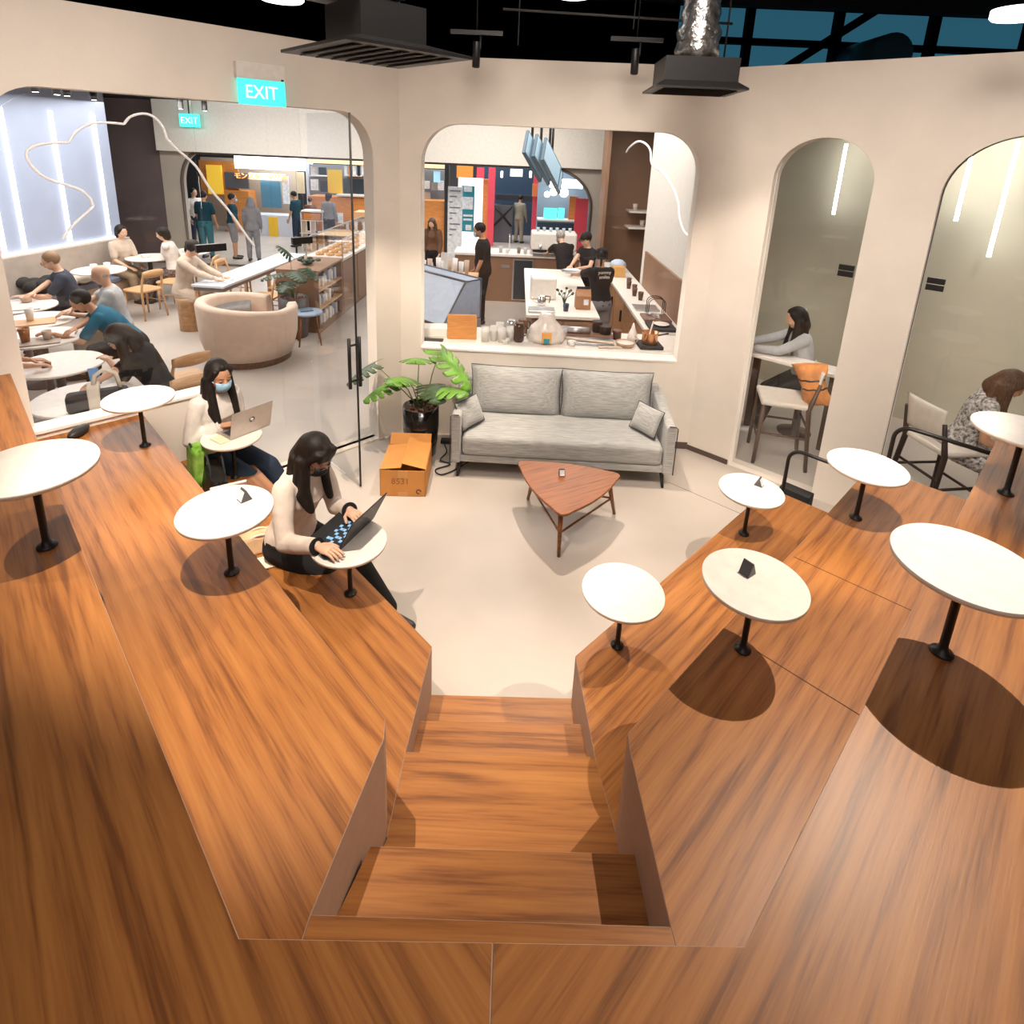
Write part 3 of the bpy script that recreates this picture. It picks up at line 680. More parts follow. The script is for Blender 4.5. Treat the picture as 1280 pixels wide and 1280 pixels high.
rk = thing('display_rack', 'white framed rack of orange goods standing in front of the orange stall', 'rack', (-4.4, 15.0, 0)); Y3 = 15.0
for px in ((375, 263, 404, 266), (375, 275, 404, 277), (375, 291, 404, 293)): slabc(rk, 'shelf', px, Y3, .4, M_white)
for px in ((375, 263, 378, 300), (387, 275, 389, 293), (402, 263, 404, 300)): slabc(rk, 'post', px, Y3, .4, M_white, z0=0)
slabc(rk, 'goods', (379, 266, 401, 275), Y3 + .1, .2, M_orange)
slab('wooden_shelving', (442, 265, 466, 300), 14.2, .5, mat('honey_wood', (.75, .42, .20), .6), 'honey coloured wooden shelf unit behind the pastry case', 'shelf', z0=0)

# middle window: what shows between soffit and kitchen
Y4 = 16.0
s3 = thing('food_stall', 'orange stall counter at the left edge of the kitchen window', 'food stall', (-2, Y4, 0))
slabc(s3, 'top_fascia', (515, 203, 556, 211), Y4, .4, glow('warm_fascia', (1, .72, .40), .7))
slabc(s3, 'back_shelf_wall', (515, 211, 556, 252), Y4 + .6, .1, MATS['stall_shelf_wall'])
slabc(s3, 'menu_screen', (542, 214, 550, 228), Y4 + .1, .04, glow('screen_blue', (.35, .65, .85), .8))
for k, px in enumerate(((527, 226, 537, 236), (539, 228, 546, 238), (547, 226, 554, 238), (529, 240, 538, 250))): slabc(s3, 'kitchen_pan', px, Y4 + .3, .1, [M_paper, M_steel][k % 2])
slabc(s3, 'counter_front', (515, 250, 557, 295), Y4 - .2, .6, M_orange, z0=0)
slabc(s3, 'dark_column', (556, 206, 560, 295), Y4 - .3, .3, M_blackp, z0=0)
s4 = thing('menu_sign', 'tall white printed menu poster standing beside the teal poster', 'sign', (-1.3, 15.2, 0))
slabc(s4, 'poster', (560, 233, 577, 305), 15.2, .04, M_paper, z0=.0)
X0, X1, Z0, Z1 = rect3(560, 233, 577, 305, 15.2)
for k in range(9): child(MB().box(X0 + .05, X1 - .05 - .1 * (k % 3), 15.19, 15.2, Z1 - .12 - k * .14, Z1 - .09 - k * .14).make('printed_line', mat('grey_ink', (.15, .18, .25), .7)), s4)
s5 = thing('menu_sign', 'teal menu poster in a white lit frame beside the red pillar', 'sign', (-.9, 15.6, 0))
slabc(s5, 'lit_frame', (573, 222, 602, 292), 15.62, .1, glow('frame_white', (1, .95, .9), 1.2), z0=0)
slabc(s5, 'poster', (577, 232, 592, 290), 15.58, .03, M_teal)
for k, px in enumerate(((580, 233, 590, 240), (578, 246, 591, 262), (579, 268, 591, 271), (579, 273, 590, 276), (582, 281, 589, 288))): slabc(s5, 'printed_panel', px, 15.56, .015, M_paper)
s6 = thing('shopfront', 'dark shopfront with red pillars and orange signs behind the kitchen', 'shop', (0, 17, 0)); Y6 = 17.0
slabc(s6, 'dark_interior', (600, 204, 700, 292), Y6 + 2.5, .1, M_navy, z0=0)
slabc(s6, 'orange_sign', (571, 207, 591, 223), Y6, .08, mat('orange_sign', (.8, .28, .04), .5))
slabc(s6, 'red_sign', (596, 209, 605, 223), Y6, .08, M_red)
slabc(s6, 'lintel', (571, 203, 672, 208), Y6, .3, mat('brown_lintel', (.22, .11, .06), .6))
for x in (611, 668): slabc(s6, 'red_pillar', (x, 209, x + 5.5, 296), Y6, .2, M_red, z0=0)
slabc(s6, 'shelf_of_goods', (600, 224, 611, 290), Y6 + .2, .3, M_orange, z0=0)
slabc(s6, 'hanging_screen', (638, 211, 653, 221), Y6 + .2, .05, glow('screen_white', (.9, .93, 1), 1.3))
for x in (616, 626, 662): slabc(s6, 'hanging_lamp', (x, 214, x + 2.5, 222), Y6 + .5, .06, M_led2)
slabc(s6, 'red_lantern', (666, 230, 676, 246), Y6 - .1, .25, mat('red_lantern', (.85, .20, .06), .5))
cab = slabc(s6, 'crossed_cabinet', (617, 256, 640, 284), Y6 + .8, .4, mat('slate_cabinet', (.10, .11, .13), .5), z0=0)
a, b_ = onY(618, 257, Y6 + .78), onY(639, 283, Y6 + .78)
bb = MB(); bb.tube([a, b_], .03, 5); bb.tube([Vector((b_.x, a.y, a.z)), Vector((a.x, a.y, b_.z))], .03, 5); child(bb.make('cross_brace', M_black), s6)
slabc(s6, 'dark_counter', (620, 243, 668, 252), Y6 + .9, .4, M_dglass)
s7 = thing('food_stall', 'white lit food stall with cyan menu screens at the right of the kitchen window', 'food stall', (1, 15.5, 0)); Y7 = 15.5
slabc(s7, 'light_box', (688, 224, 728, 236), Y7, .4, glow('lightbox_white', (.9, .96, 1), 5))
slabc(s7, 'back_wall', (674, 205, 742, 262), Y7 + 1.0, .1, mat('steel_blue_wall', (.25, .32, .40), .5), z0=0)
for px in ((680, 260, 696, 274), (698, 260, 705, 274)): slabc(s7, 'menu_screen', px, Y7 - .2, .05, glow('cyan_screen', (.10, .75, .68), 1.3))
slabc(s7, 'counter_ledge', (672, 274, 728, 278), Y7 - .3, .5, M_white)
slabc(s7, 'counter_front', (672, 278, 728, 300), Y7 - .1, .4, M_navy, z0=0)
slabc(s7, 'red_banner', (720, 248, 732, 300), Y7 - .4, .05, M_red, z0=0)
slabc(s7, 'orange_board', (712, 245, 721, 275), Y7 - .3, .05, M_orange)
for x, y, r in ((692, 240, .1), (705, 241, .12), (684, 243, .08)):
    p = onY(x, y, Y7 + .3); child(MB().ball((0, 0, 0), r, n=14).make('globe_lamp', M_led2), s7).location = p - Vector((0, 0, 0)) 

# ================================================================ KITCHEN
struct(MB().box(1.95, 2.1, 5.62, 8.9, 0, 3.45).make('wall_kitchen', M_soffit))
struct(MB().box(1.92, 1.955, 5.62, 8.6, .9, 1.42).make('trim_5', M_brown))
# raised wavy cove panel on the kitchen wall
cv = [onP(x, y, (1, 0), 1.95) for x, y in ((783, 190), (787, 184), (797, 177), (806, 179), (813, 188), (815, 205), (827, 214), (840, 232), (848, 252), (850, 272), (856, 290), (870, 300))]
cv = contour(cv, 0, '')
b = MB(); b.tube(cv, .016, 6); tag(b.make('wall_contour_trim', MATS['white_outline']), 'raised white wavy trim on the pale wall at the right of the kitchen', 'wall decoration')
# timber niche with shelves further back
nb = thing('shelf_niche', 'tall brown timber niche with two white lit shelves at the back of the kitchen', 'shelf', (2.3, 11.0, 0))
child(MB().box(1.62, 3.2, 11.55, 11.6, 0, 3.4).make('back_panel', M_brown), nb)
child(MB().box(1.60, 1.66, 11.0, 11.6, 0, 3.4).make('side_panel', M_brown), nb)
for z in (1.72, 1.42): child(MB().box(2.12, 3.2, 11.1, 11.55, z, z + .03).make('shelf', M_led2 if False else M_white), nb)
struct(MB().box(2.1, 3.4, 8.8, 8.92, 0, 3.45).make('wall_kitchen_return', M_soffit))
# back counter with built-in fridge
bc = thing('back_counter', 'brown kitchen counter with a small built-in glass fridge at the back', 'counter', (0, 10.75, 0))
child(MB().box(-1.1, 1.2, 10.75, 11.35, 0, .86).make('cabinet', M_brown), bc)
child(MB().box(-1.12, 1.22, 10.72, 11.37, .86, .90).make('worktop', M_white), bc)
X0, X1, Z0, Z1 = rect3(643, 330, 663, 375, 10.74)
child(MB().box(X0, X1, 10.72, 10.75, .06, .80).make('fridge_door', M_dglass, bevel=.004), bc)
child(MB().box(X0 - .03, X1 + .03, 10.735, 10.75, .04, .82).make('fridge_frame', M_steel), bc)
X0, X1, Z0, Z1 = rect3(626, 331, 637, 335, 10.74); child(MB().box(X0, X1, 10.74, 10.752, Z0, Z1).make('vent_grille', M_steel), bc)
# kitchen island with pale front
isl = thing('kitchen_island', 'white topped kitchen island with brown front and steel lower shelf', 'counter', (.6, 8.2, 0))
child(MB().box(.24, 1.0, 6.80, 9.5, 0, .86).make('cabinet', M_brown), isl)
child(MB().box(.17, 1.05, 6.74, 9.55, .86, .90).make('worktop', M_white, bevel=.004), isl)
for k in range(2): child(MB().box(.27 + k * .37, .60 + k * .37, 6.785, 6.80, .08, .82).make('cabinet_door', MATS['brown_door'], bevel=.003), isl)
# right counter along the wall
rc = thing('side_counter', 'long white kitchen worktop on honey timber doors along the right wall', 'counter', (1.7, 8, 0))
child(MB().box(1.56, 1.90, 6.25, 10.3, 0, .86).make('cabinet', mat('honey_door', (.55, .30, .15), .5, noise=.1)), rc)
child(MB().box(1.50, 1.92, 6.2, 10.4, .86, .90).make('worktop', M_white, bevel=.004), rc)
for k in range(5):
    d = child(MB().box(1.545, 1.56, 6.3 + k * .8, 7.05 + k * .8, .06, .83).make('cabinet_door', MATS['honey_door'], bevel=.003), rc)
    h = MB().box(1.52, 1.545, 6.40 + k * .8, 6.43 + k * .8, .5, .66).make('handle', M_black); h.parent = d
# worktop right under the kitchen window
nc = thing('window_counter', 'white worktop running under the kitchen window, crowded with utensils', 'counter', (.4, 5.8, 0))
child(MB().box(-.98, 1.92, 5.58, 6.12, 0, .86).make('cabinet', M_brown), nc)
child(MB().box(-1.0, 1.94, 5.56, 6.16, .86, .90).make('worktop', M_white, bevel=.004), nc)
# glass display fridge standing at an angle at the left end
gf = thing('glass_display_case', 'tilted glass topped display fridge with pale blue panels behind the kitchen window', 'display case', (-.98, 7.0, 0), math.radians(-42))
MB().box(-.62, .55, -.30, .30, 0, .80).make('body', mat('grey_case_body', (.33, .33, .35), .5), gf, bevel=.01)
b = MB(); pr = [(-.30, .80), (.30, .80), (.30, 1.28), (.05, 1.28)]
Mz = Matrix(((0, 0, 1, 0), (1, 0, 0, 0), (0, 1, 0, 0), (0, 0, 0, 1)))
b.T = Mz; b.prism(pr, -.60, .53); b.make('glass_hood', mat('frosted_blue_panel', (.38, .46, .60), .25), gf)
b = MB()
for x in (-.60, .53):
    pts = [(x, y, z) for y, z in pr]; b.tube(pts, .014, 6, closed=True)
for y, z in pr: b.tube([(-.60, y, z), (.53, y, z)], .014, 6)
b.make('frame', mat('dark_grey_frame', (.10, .10, .12), .4), gf)
# hanging monitors
for i, (x, y, z, px) in enumerate(((.20, 8.0, 2.70, 656), (.32, 8.05, 2.66, 668), (.44, 8.1, 2.62, 678), (.50, 8.5, 2.52, 690))):
    t = thing('hanging_monitor', 'slanted flat menu monitor hanging on black poles above the kitchen, %s' % ['the leftmost', 'second from the left', 'third from the left', 'the rightmost'][i], 'monitor', (x, y, z), 0, 'hanging menu monitors')
    t.rotation_euler = (0, 0, math.radians(60))
    b = MB(); b.cbox((0, 0, 0), (.62, .04, .36), 0, rx=math.radians(-12), ry=math.radians(38)); b.make('screen', mat('blue_grey_screen', (.08, .14, .19), .25), t)
    b = MB(); b.cbox((-.02, -.028, .01), (.56, .004, .31), 0, rx=math.radians(-12), ry=math.radians(38)); b.make('screen_face', glow('pale_screen', (.25, .38, .48), .22), t)
    MB().tube([(.02, .05, .05), (.02, .05, 3.44 - z)], .018, 8).make('pole', M_black, t)

# ================================================================ SIDE ROOM BEHIND THE TALL ARCHES
M_sage = mat('sage_grey_wall', (.50, .48, .38), .8, noise=.05, nscale=2)
q0 = CR + RD * -1.2 + Vector((.667, .745, 0)) * 2.5; q1 = q0 + RD * 8
struct(wall('wall_side_room', q0, q1, 0, 3.45, .1, m=M_sage))
struct(wall('wall_side_room_end', CR + Vector((.667, .745, 0)) * .2, CR + Vector((.667, .745, 0)) * 2.7 + RD * -.5, 0, 3.45, .1, m=M_grey_wall))
nR = Vector((.667, .745, 0))
for i, ((x0, y0), (x1, y1)) in enumerate((((1058, 180), (1042, 268)), ((1214, 196), (1194, 276)), ((1274, 174), (1234, 321)))):
    c = 4.788 + 2.0 * 1.0; n = (.624, .694); c = 4.788 + .9339 * 2.3
    a, b_ = onP(x0, y0, n, c), onP(x1, y1, n, c); b_.x, b_.y = a.x, a.y
    s = MB(); s.tube([a, b_], .018, 8); tag(s.make('light_strip', M_led), ['slim hanging light tube seen in the narrow arch', 'short slim light tube at the left of the wide arch', 'long slim light tube in the wide arch'][i], 'light', 'light tubes of the side room')
# ================================================================ NEAR ROOM: CEILING
struct(MB().box(-7.5, 7.5, -3.6, 14, 5.45, 5.55).make('ceiling_3', M_ceil))
struct(MB().box(-7.5, 2.2, 9.6, 9.7, 3.54, 5.45).make('wall_void', M_ceil))
struct(MB().box(-7.5, -7.4, -3.6, 14, 3.54, 5.45).make('wall_void_left', M_ceil))
M_tealg = glow('teal_lit_glazing', (.035, .16, .24), .55)
tg = thing('window_5', None, None, kind='structure')
MB().box(2.2, 7.5, 9.6, 9.66, 3.54, 5.45).make('glazing', M_tealg, tg)
b = MB()
for x in (2.2, 3.3, 4.6, 6.0, 7.4): b.box(x - .05, x + .05, 9.42, 9.58, 3.54, 5.45)
for z in (3.95, 4.45, 4.95): b.box(2.2, 7.5, 9.42, 9.58, z - .03, z + .05)
b.tube([(3.3, 9.4, 3.7), (5.6, 9.4, 5.3)], .06, 8); b.make('mullions', M_ceil, tg)
b = MB(); b.tube([(4.85, 9.58, 4.2), (4.85, 8.4, 4.2)], .26, 20); tag(b.make('round_duct', mat('teal_grey_duct', (.06, .16, .20), .4)), 'round teal grey duct end hanging before the blue glazing', 'duct')
# beams and hangers of the black ceiling
bmw = None
for i, (x, y, z) in enumerate(((0, 5.6, 4.6), (0, 7.2, 4.5), (0, 8.6, 4.9))):
    o = MB().box(-6.8, 6.8, -.05, .05, -.08, .08).make('ceiling_beam', mat('dark_steel', (.03, .025, .025), .6)); o.location = (x, y, z)
    tag(o, 'dark steel beam crossing high above the ' + ['back wall', 'kitchen, lower one', 'kitchen, upper one'][i], 'beam')
b = MB(); b.tube([(-.2, 5.9, 4.02), (1.9, 5.9, 3.98)], .012, 6); b.tube([(-.05, 5.9, 3.72), (-.05, 5.9, 5.4)], .006, 5); b.tube([(1.0, 5.9, 3.9), (1.0, 5.9, 5.4)], .006, 5)
tag(b.make('cable_tray', mat('grey_conduit', (.25, .25, .25), .5)), 'thin grey conduit with hangers over the back wall', 'conduit')
def diffuser(loc, rz, sx, sy, label, foil, lip=.80):
    t = thing('air_diffuser', label, 'air vent', loc, rz, group='black ceiling air diffusers')
    b = MB(); b.rings([[(x * k, y * k, z) for x, y in ((-sx, -sy), (sx, -sy), (sx, sy), (-sx, sy))] for k, z in ((1, 0), (1, .012), (lip, .05), (lip, .19))], sm=False); b.make('hood', M_black, t)
    for i in range(7):
        y = -sy * .8 + i * sy * 1.6 / 6
        MB().cbox((0, y * .9, -.002), (sx * 1.6, .045, .005), rx=math.radians(12)).make('louvre', M_blackp, t)
    b = MB(); P = []; R = []
    n = 34
    for i in range(n):
        P.append((foil[0] * (i / n) ** 2, foil[1] * (i / n) ** 2, .19 + i * foil[2] / n)); R.append(foil[3] * (1 + (.09 if i % 2 else -.03)) * (1.15 if i < 4 else 1))
    b.tube(P, R, 22); o = b.make('flexible_duct', mat('crinkled_foil', (.45, .43, .42), .28, .95, noise=.5, nscale=22, bump=.9, bscale=26), t)
    MB().tube([(sx * .5, -sy * .5, .19), (sx * .5, -sy * .5, 1.6)], .006, 5).make('hanger_rod', M_black, t)
    return t
diffuser((1.12, 4.12, 3.21), math.radians(-2), .285, .25, 'black ceiling air diffuser with crinkled foil duct, on the right above the tall arches', (-.05, 0, 1.9, .115))
diffuser((-.62, 2.68, 3.16), math.radians(-47), .29, .29, 'large black ceiling air diffuser above the exit sign side, with a foil duct', (.30, -.20, 1.9, .085), .52)
b = MB(); b.box(-.17, .17, -.17, .17, 0, .9); o = b.make('black_plenum_box', M_black); o.location = (-.72, 2.60, 3.36); o.rotation_euler = (0, 0, math.radians(-47)); tag(o, 'black sheet metal plenum box over the large left air diffuser', 'duct')
def track_spot(loc, tgt, label):
    t = thing('spotlight', label, 'spotlight', loc, 0, 'black cylinder spotlights')
    d = (Vector(tgt) - Vector(loc)); d.normalize(); q = d.to_track_quat('Z', 'Y').to_matrix().to_4x4()
    b = MB(); b.T = q; b.lathe([(.028, -.09), (.03, -.085), (.03, .09), (.026, .095), (.02, .07), (.01, .065)], n=20); b.make('lamp_body', M_black, t)
    b = MB(); b.T = q; b.lathe([(.001, .066), (.02, .066), (.02, .068), (.001, .069)], n=16); b.make('lens', M_led, t)
    MB().tube([(0, 0, 0), (.03, 0, .05), (.03, 0, .14)], .008, 8).make('bracket', M_black, t)
    return t
for i, (x, y, tg_) in enumerate(((-.36, 4.9, (-.4, 4.8, 0)), (.865, 4.9, (.9, 4.7, 0)))):
    track_spot((x, y, 3.49), tg_, ['small black cylinder spotlight above the kitchen window, left one', 'small black cylinder spotlight above the kitchen window, right one'][i])
    MB()
    tag(MB().box(-.2, .2, -.015, .015, 0, .03).make('track_rail', M_black), 'short black track holding the %s spotlight over the kitchen window' % ['left', 'right'][i], 'track').location = (x, y, 3.63)
    b = MB(); b.tube([(x, y, 3.66), (x, y, 5.45)], .005, 5); tag(b.make('track_hanger', M_black), 'thin rod carrying the %s track over the kitchen window' % ['left', 'right'][i], 'rod')
for i, (p, tgt, pw, s) in enumerate(SPOTS[:4]):
    track_spot((p[0] + .0, p[1], p[2] + .13), (p[0], p[1], 0), 'black spotlight high over the %s' % ['right middle platform', 'right low platform end', 'left middle platform', 'left platform end'][i])
for i, p in enumerate((tuple(onY(352, 1, 3.9)), tuple(onY(716, -4, 4.5)), tuple(onY(1272, 24, 3.6)))):
    o = MB().lathe([(.12, 0), (.13, .01), (.13, .05), (.02, .07)], n=28).make('downlight', [M_led2]); o.location = p
    tag(o, 'round bright ceiling downlight, ' + ['at the top left beside the large diffuser', 'at the top middle of the picture', 'at the top right corner over the side wall'][i], 'lamp', 'round downlights')
# exit signs
M_exit = glow('exit_green', (.06, .80, .72), 1.15)
ex = thing('exit_sign', 'lit turquoise EXIT sign in a white housing on the wall above the left opening', 'exit sign', (-1.91, 4.55, 3.03), PI / 4)
MB().box(-.175, .175, -.055, .0, .175, .285).make('housing', M_white, ex, bevel=.006)
MB().box(-.165, .175, -.035, -.02, 0, .18).make('lit_panel', M_exit, ex)
text('lettering', 'EXIT', .13, glow('exit_white', (.75, 1, .95), 1.2), ex, (0, -.037, .085), (PI / 2, 0, 0), .001, sx=.9)
MB().box(.14, .16, -.057, -.05, .178, .19).make('indicator', M_blackp, ex)
ex2 = thing('exit_sign', 'small turquoise EXIT sign hanging in the lounge below the white soffit', 'exit sign', (-6.62, 12.3, 2.93), 0)
MB().box(-.2, .2, 0, .03, 0, .25).make('lit_panel', M_exit, ex2); text('lettering', 'EXIT', .17, MATS['exit_white'], ex2, (0, -.005, .12), (PI / 2, 0, 0), .001)
MB().box(-.01, .01, .01, .02, .25, .52).make('hanger', M_black, ex2)
# lounge track lights
for i, (x, y) in enumerate(((44, 114), (71, 116), (84, 121), (118, 128), (226, 137), (256, 138))):
    p = onY(x, y, [7.2, 7.6, 7.8, 8.6, 10.5, 10.8][i]); p.z = min(p.z, 3.36)
    t = thing('spotlight', 'small black spotlight on the lounge ceiling, %s from the left' % ['first', 'second', 'third', 'fourth', 'fifth', 'sixth'][i], 'spotlight', (p.x, p.y, 3.30), 0, 'lounge ceiling spotlights')
    MB().lathe([(.04, -.10), (.045, -.09), (.045, .08), (.02, .10)], n=14).make('lamp_body', M_black, t); MB().lathe([(.03, -.104), (.03, -.101)], n=12).make('lens', M_led, t)
    MB().tube([(0, 0, .1), (0, 0, .15)], .012, 6).make('stem', M_black, t)

# black door-closer plates on the arch glazing
for i, X in enumerate((2.595, 3.035)):
    p = CR + RD * sR(X); 
    for k in range(2):
        o = MB().box(-.055, .055, -.02, .005, -.022, .022).make('glass_patch_plate', M_black, bevel=.002)
        o.location = p + nR * .06 + Vector((0, 0, 1.955 + k * .05)); o.rotation_euler = (0, 0, math.atan2(RD.y, RD.x))
        tag(o, ['upper', 'lower'][1 - k] + ' black metal patch plate on the glass of the ' + ['narrow', 'wide'][i] + ' arch', 'door fitting', 'black glass patch plates')

# black patch plates on the left glazing and the door leaf
for X, lab, w_ in ((-2.20, 'wide black patch plate on the left window glass above the communal table', .105), (-1.70, 'wide black patch plate on the window glass near the door hinge', .085)):
    p = Vector((X, X + 6.46, 0)); o = MB().box(-w_, w_, -.02, .02, -.028, .028).make('glass_patch_plate', M_black, bevel=.002)
    o.location = p + Vector((-.0566, .0566, 2.0)); o.rotation_euler = (0, 0, PI / 4); tag(o, lab, 'door fitting')

# ================================================================ SOFA
sofa = thing('sofa', 'two seat light grey fabric sofa with dark piping below the kitchen window', 'sofa', (.49, 4.94, 0), math.radians(-1.6))
M_fab = mat('grey_linen', (.36, .36, .345), .9, noise=.22, nscale=9, stretch=(1, 14, 14), bump=.25, bscale=180, sheen=.3)
M_pipe = mat('charcoal_piping', (.04, .04, .042), .8)
def pillow(w, h, t, n=14, k=.5):
    """plump cushion in local x (w), z (h), thickness t along y"""
    b = MB(); g = []
    for sgn in (-1, 1):
        rows = []
        for j in range(n + 1):
            row = []
            for i in range(n + 1):
                u, v = 2 * i / n - 1, 2 * j / n - 1
                d = (max(0, 1 - abs(u) ** 2.6) * max(0, 1 - abs(v) ** 2.6)) ** k
                wr = 1 + .03 * math.sin(u * 5 + v * 3) * d
                cx = 1 - .06 * (1 - abs(v)) * abs(u) ** 3 if False else 1
                row.append(b._v((u * w / 2 * (1 - .05 * (1 - v * v)), sgn * t / 2 * d * wr, v * h / 2 * (1 - .05 * (1 - u * u)))))
            rows.append(row)
        for j in range(n):
            for i in range(n):
                q = [rows[j][i], rows[j][i + 1], rows[j + 1][i + 1], rows[j + 1][i]]
                b._f(q if sgn < 0 else q[::-1], 0, True)
    bmesh.ops.remove_doubles(b.bm, verts=b.bm.verts, dist=.0005)
    return b
def piping(w, h, n=12):
    pts = []
    for s, (u0, v0, u1, v1) in enumerate(((-1, -1, 1, -1), (1, -1, 1, 1), (1, 1, -1, 1), (-1, 1, -1, -1))):
        for i in range(n):
            u = u0 + (u1 - u0) * i / n; v = v0 + (v1 - v0) * i / n
            pts.append((u * w / 2 * (1 - .05 * (1 - v * v)), 0, v * h / 2 * (1 - .05 * (1 - u * u))))
    return MB().tube(pts, .004, 6, closed=True)
MB().box(-.93, .93, -.37, .36, .15, .215).make('base', M_fab, sofa, bevel=.012)
MB().box(-.865, .865, -.385, .20, .215, .40).make('seat_cushion', M_fab, sofa, bevel=.045, seg=4)
MB().box(-.93, .93, .26, .36, .2, .70).make('back_frame', M_fab, sofa, bevel=.02)
for sx in (-1, 1):
    b = MB(); r = []
    for i in range(9):
        t = i / 8; y = -.39 + .75 * t; zt = .60 + .06 * t ** 2; x0, x1 = .875, .955 + .02 * t
        r.append([(sx * x0, y, .15), (sx * x1, y, .15), (sx * x1, y, zt - .02), (sx * (x1 - .02), y, zt), (sx * (x0 + .01), y, zt), (sx * x0, y, zt - .02)])
    b.rings(r, sm=False); o = b.make('arm', M_fab, sofa, bevel=.012, seg=3)
    MB().tube([(sx * .962, -.393, .15), (sx * .962, -.393, .585), (sx * .94, -.393, .603), (sx * .89, -.393, .603)], .0045, 6).make('piping', M_pipe, o)
for sx in (-1, 1):
    b = pillow(.865, .47, .19); o = b.make('back_cushion', M_fab, sofa); o.location = (sx * .425, .205, .60); o.rotation_euler = (math.radians(-14), 0, 0)
    pp = piping(.865, .47).make('piping', M_pipe, o)
for sx in (-1, 1):
    for y in (-.33, .30): MB().tube([(sx * .90, y - .02, 0), (sx * .88, y, .155)], [.013, .02], 8).make('leg', M_black, sofa)
for i, (x, rz, ry) in enumerate(((-.335, .95, -.1), (1.235, -.95, .1))):
    t = thing('throw_cushion', ['small light grey cushion with dark piping leaning on the left sofa arm', 'small grey cushion with dark piping leaning on the right sofa arm'][i], 'cushion', (x, 4.79, .535), 0, 'small cushions on the grey sofa')
    t.rotation_euler = (math.radians(-24), 0, rz)
    o = pillow(.30, .25, .10).make('cover', M_fab, t); piping(.30, .25).make('piping', M_pipe, t)

# ================================================================ COFFEE TABLE
ctb = thing('coffee_table', 'triangular walnut coffee table with rounded corners and three legs before the sofa', 'coffee table', (0, 0, 0))
CN = [Vector((.06, 4.235, 0)), Vector((.945, 4.09, 0)), Vector((.395, 3.46, 0))]
def round_tri(C, r, n=8, bul=.035):
    out = []
    for i in range(3):
        a, b_, c = C[i - 1], C[i], C[(i + 1) % 3]; d0 = (a - b_).normalized(); d1 = (c - b_).normalized()
        p0, p1 = b_ + d0 * r, b_ + d1 * r
        for k in range(n + 1):
            t = k / n; out.append(p0 * (1 - t) ** 2 + b_ * 2 * t * (1 - t) + p1 * t * t)
        nxt = C[(i + 2) % 3]; q0, q1 = p1, c - d1 * r * (1)
        q1 = c + (b_ - c).normalized() * r; nn = Vector((d1.y, -d1.x, 0))
        cen = sum(C, Vector()) / 3
        if (((q0 + q1) / 2 + nn * .01) - cen).length < (((q0 + q1) / 2) - cen).length: nn = -nn
        for k in range(1, 6): t = k / 6; out.append(q0.lerp(q1, t) + nn * bul * 4 * t * (1 - t))
    return out
tri = round_tri(CN, .14)
cen = sum(CN, Vector()) / 3
b = MB(); b.rings([[((p - cen) * k + cen).to_tuple()[:2] + (z,) for p in tri] for k, z in ((.94, .378), (.985, .384), (1, .395), (1, .402), (.99, .406))], sm=False); b.make('table_top', wood('walnut_warm', (.15, .042, .008), (.27, .082, .016), (.35, .115, .024), .5, 2, .3), ctb)
LG = [(Vector((.20, 4.30, 0)), Vector((.24, 4.13, .38))), (Vector((.895, 4.15, 0)), Vector((.80, 4.05, .38))), (Vector((.41, 3.60, 0)), Vector((.41, 3.68, .38)))]
for a, c in LG: MB().tube([a, c], [.012, .021], 12).make('leg', M_walnut, ctb)
for i, j in ((0, 1), (1, 2), (2, 0)):
    a = LG[i][0].lerp(LG[i][1], .45); c = LG[j][0].lerp(LG[j][1], .45); MB().tube([a, c], .008, 8).make('stretcher', M_walnut, ctb)

# ================================================================ TENT CARDS
def tent(loc, rz, label, s=1.0, m=None):
    t = thing('tent_card', label, 'table sign', loc, rz, group='small tent cards on tables')
    b = MB(); b.rings([[(x, -.026 * s, 0), (x, .026 * s, 0), (x, .002, .055 * s), (x, -.002, .055 * s)] for x in (-.022 * s, .022 * s)], sm=False); b.make('card', m or mat('dark_card', (.10, .10, .11), .5), t)
    o = MB().cbox((0, -.0155 * s, .026 * s), (.036 * s, .002, .044 * s), rx=math.radians(-24)).make('printed_face', M_paper, t)
    return t
tt = tent((-1.172, 2.325, 1.2285), math.radians(-40), 'small dark framed tent card on the left round table')
dup(tt, (1.64, 3.38, .7785), .9, 'small tent card on the smallest looking right hand round table')
dup(tt, (.975, 1.98, 1.2285), 2.2, 'tent card lying tilted on the bright right hand round table')
dup(tt, (.435, 4.02, .4065), .1, 'small white tent card on the walnut coffee table')

# ================================================================ CARDBOARD BOX
M_card = mat('corrugated_card', (.58, .25, .06), .75, noise=.06, nscale=5)
bx = thing('cardboard_box', 'open topped brown cardboard box on the floor beside the black plant pot', 'box', (-.843, 4.50, 0), math.radians(2))
BW, BD, BH = .187, .235, .235
b = MB()
for x0, x1, y0, y1 in ((-BW, BW, -BD, -BD + .006), (-BW, BW, BD - .006, BD), (-BW, -BW + .006, -BD, BD), (BW - .006, BW, -BD, BD)): b.box(x0, x1, y0, y1, 0, BH)
b.box(-BW, BW, -BD, BD, 0, .006); b.make('carton', M_card, bx)
b = MB(); b.cbox((-.10, -.02, BH + .012), (.175, .42, .005), ry=math.radians(-6), rx=math.radians(-1)); b.make('flap', M_card, bx)
b = MB(); b.cbox((.085, .01, BH + .034), (.20, .46, .005), ry=math.radians(14)); b.make('flap', M_card, bx)
b = MB(); b.cbox((0, BD + .02, BH + .03), (.36, .10, .005), rx=math.radians(50)); b.make('flap', M_card, bx)
text('handwritten_number', '8531', .075, mat('brown_marker', (.30, .12, .03), .8), bx, (-.02, -BD - .001, .135), (PI / 2, 0, 0), .0008)
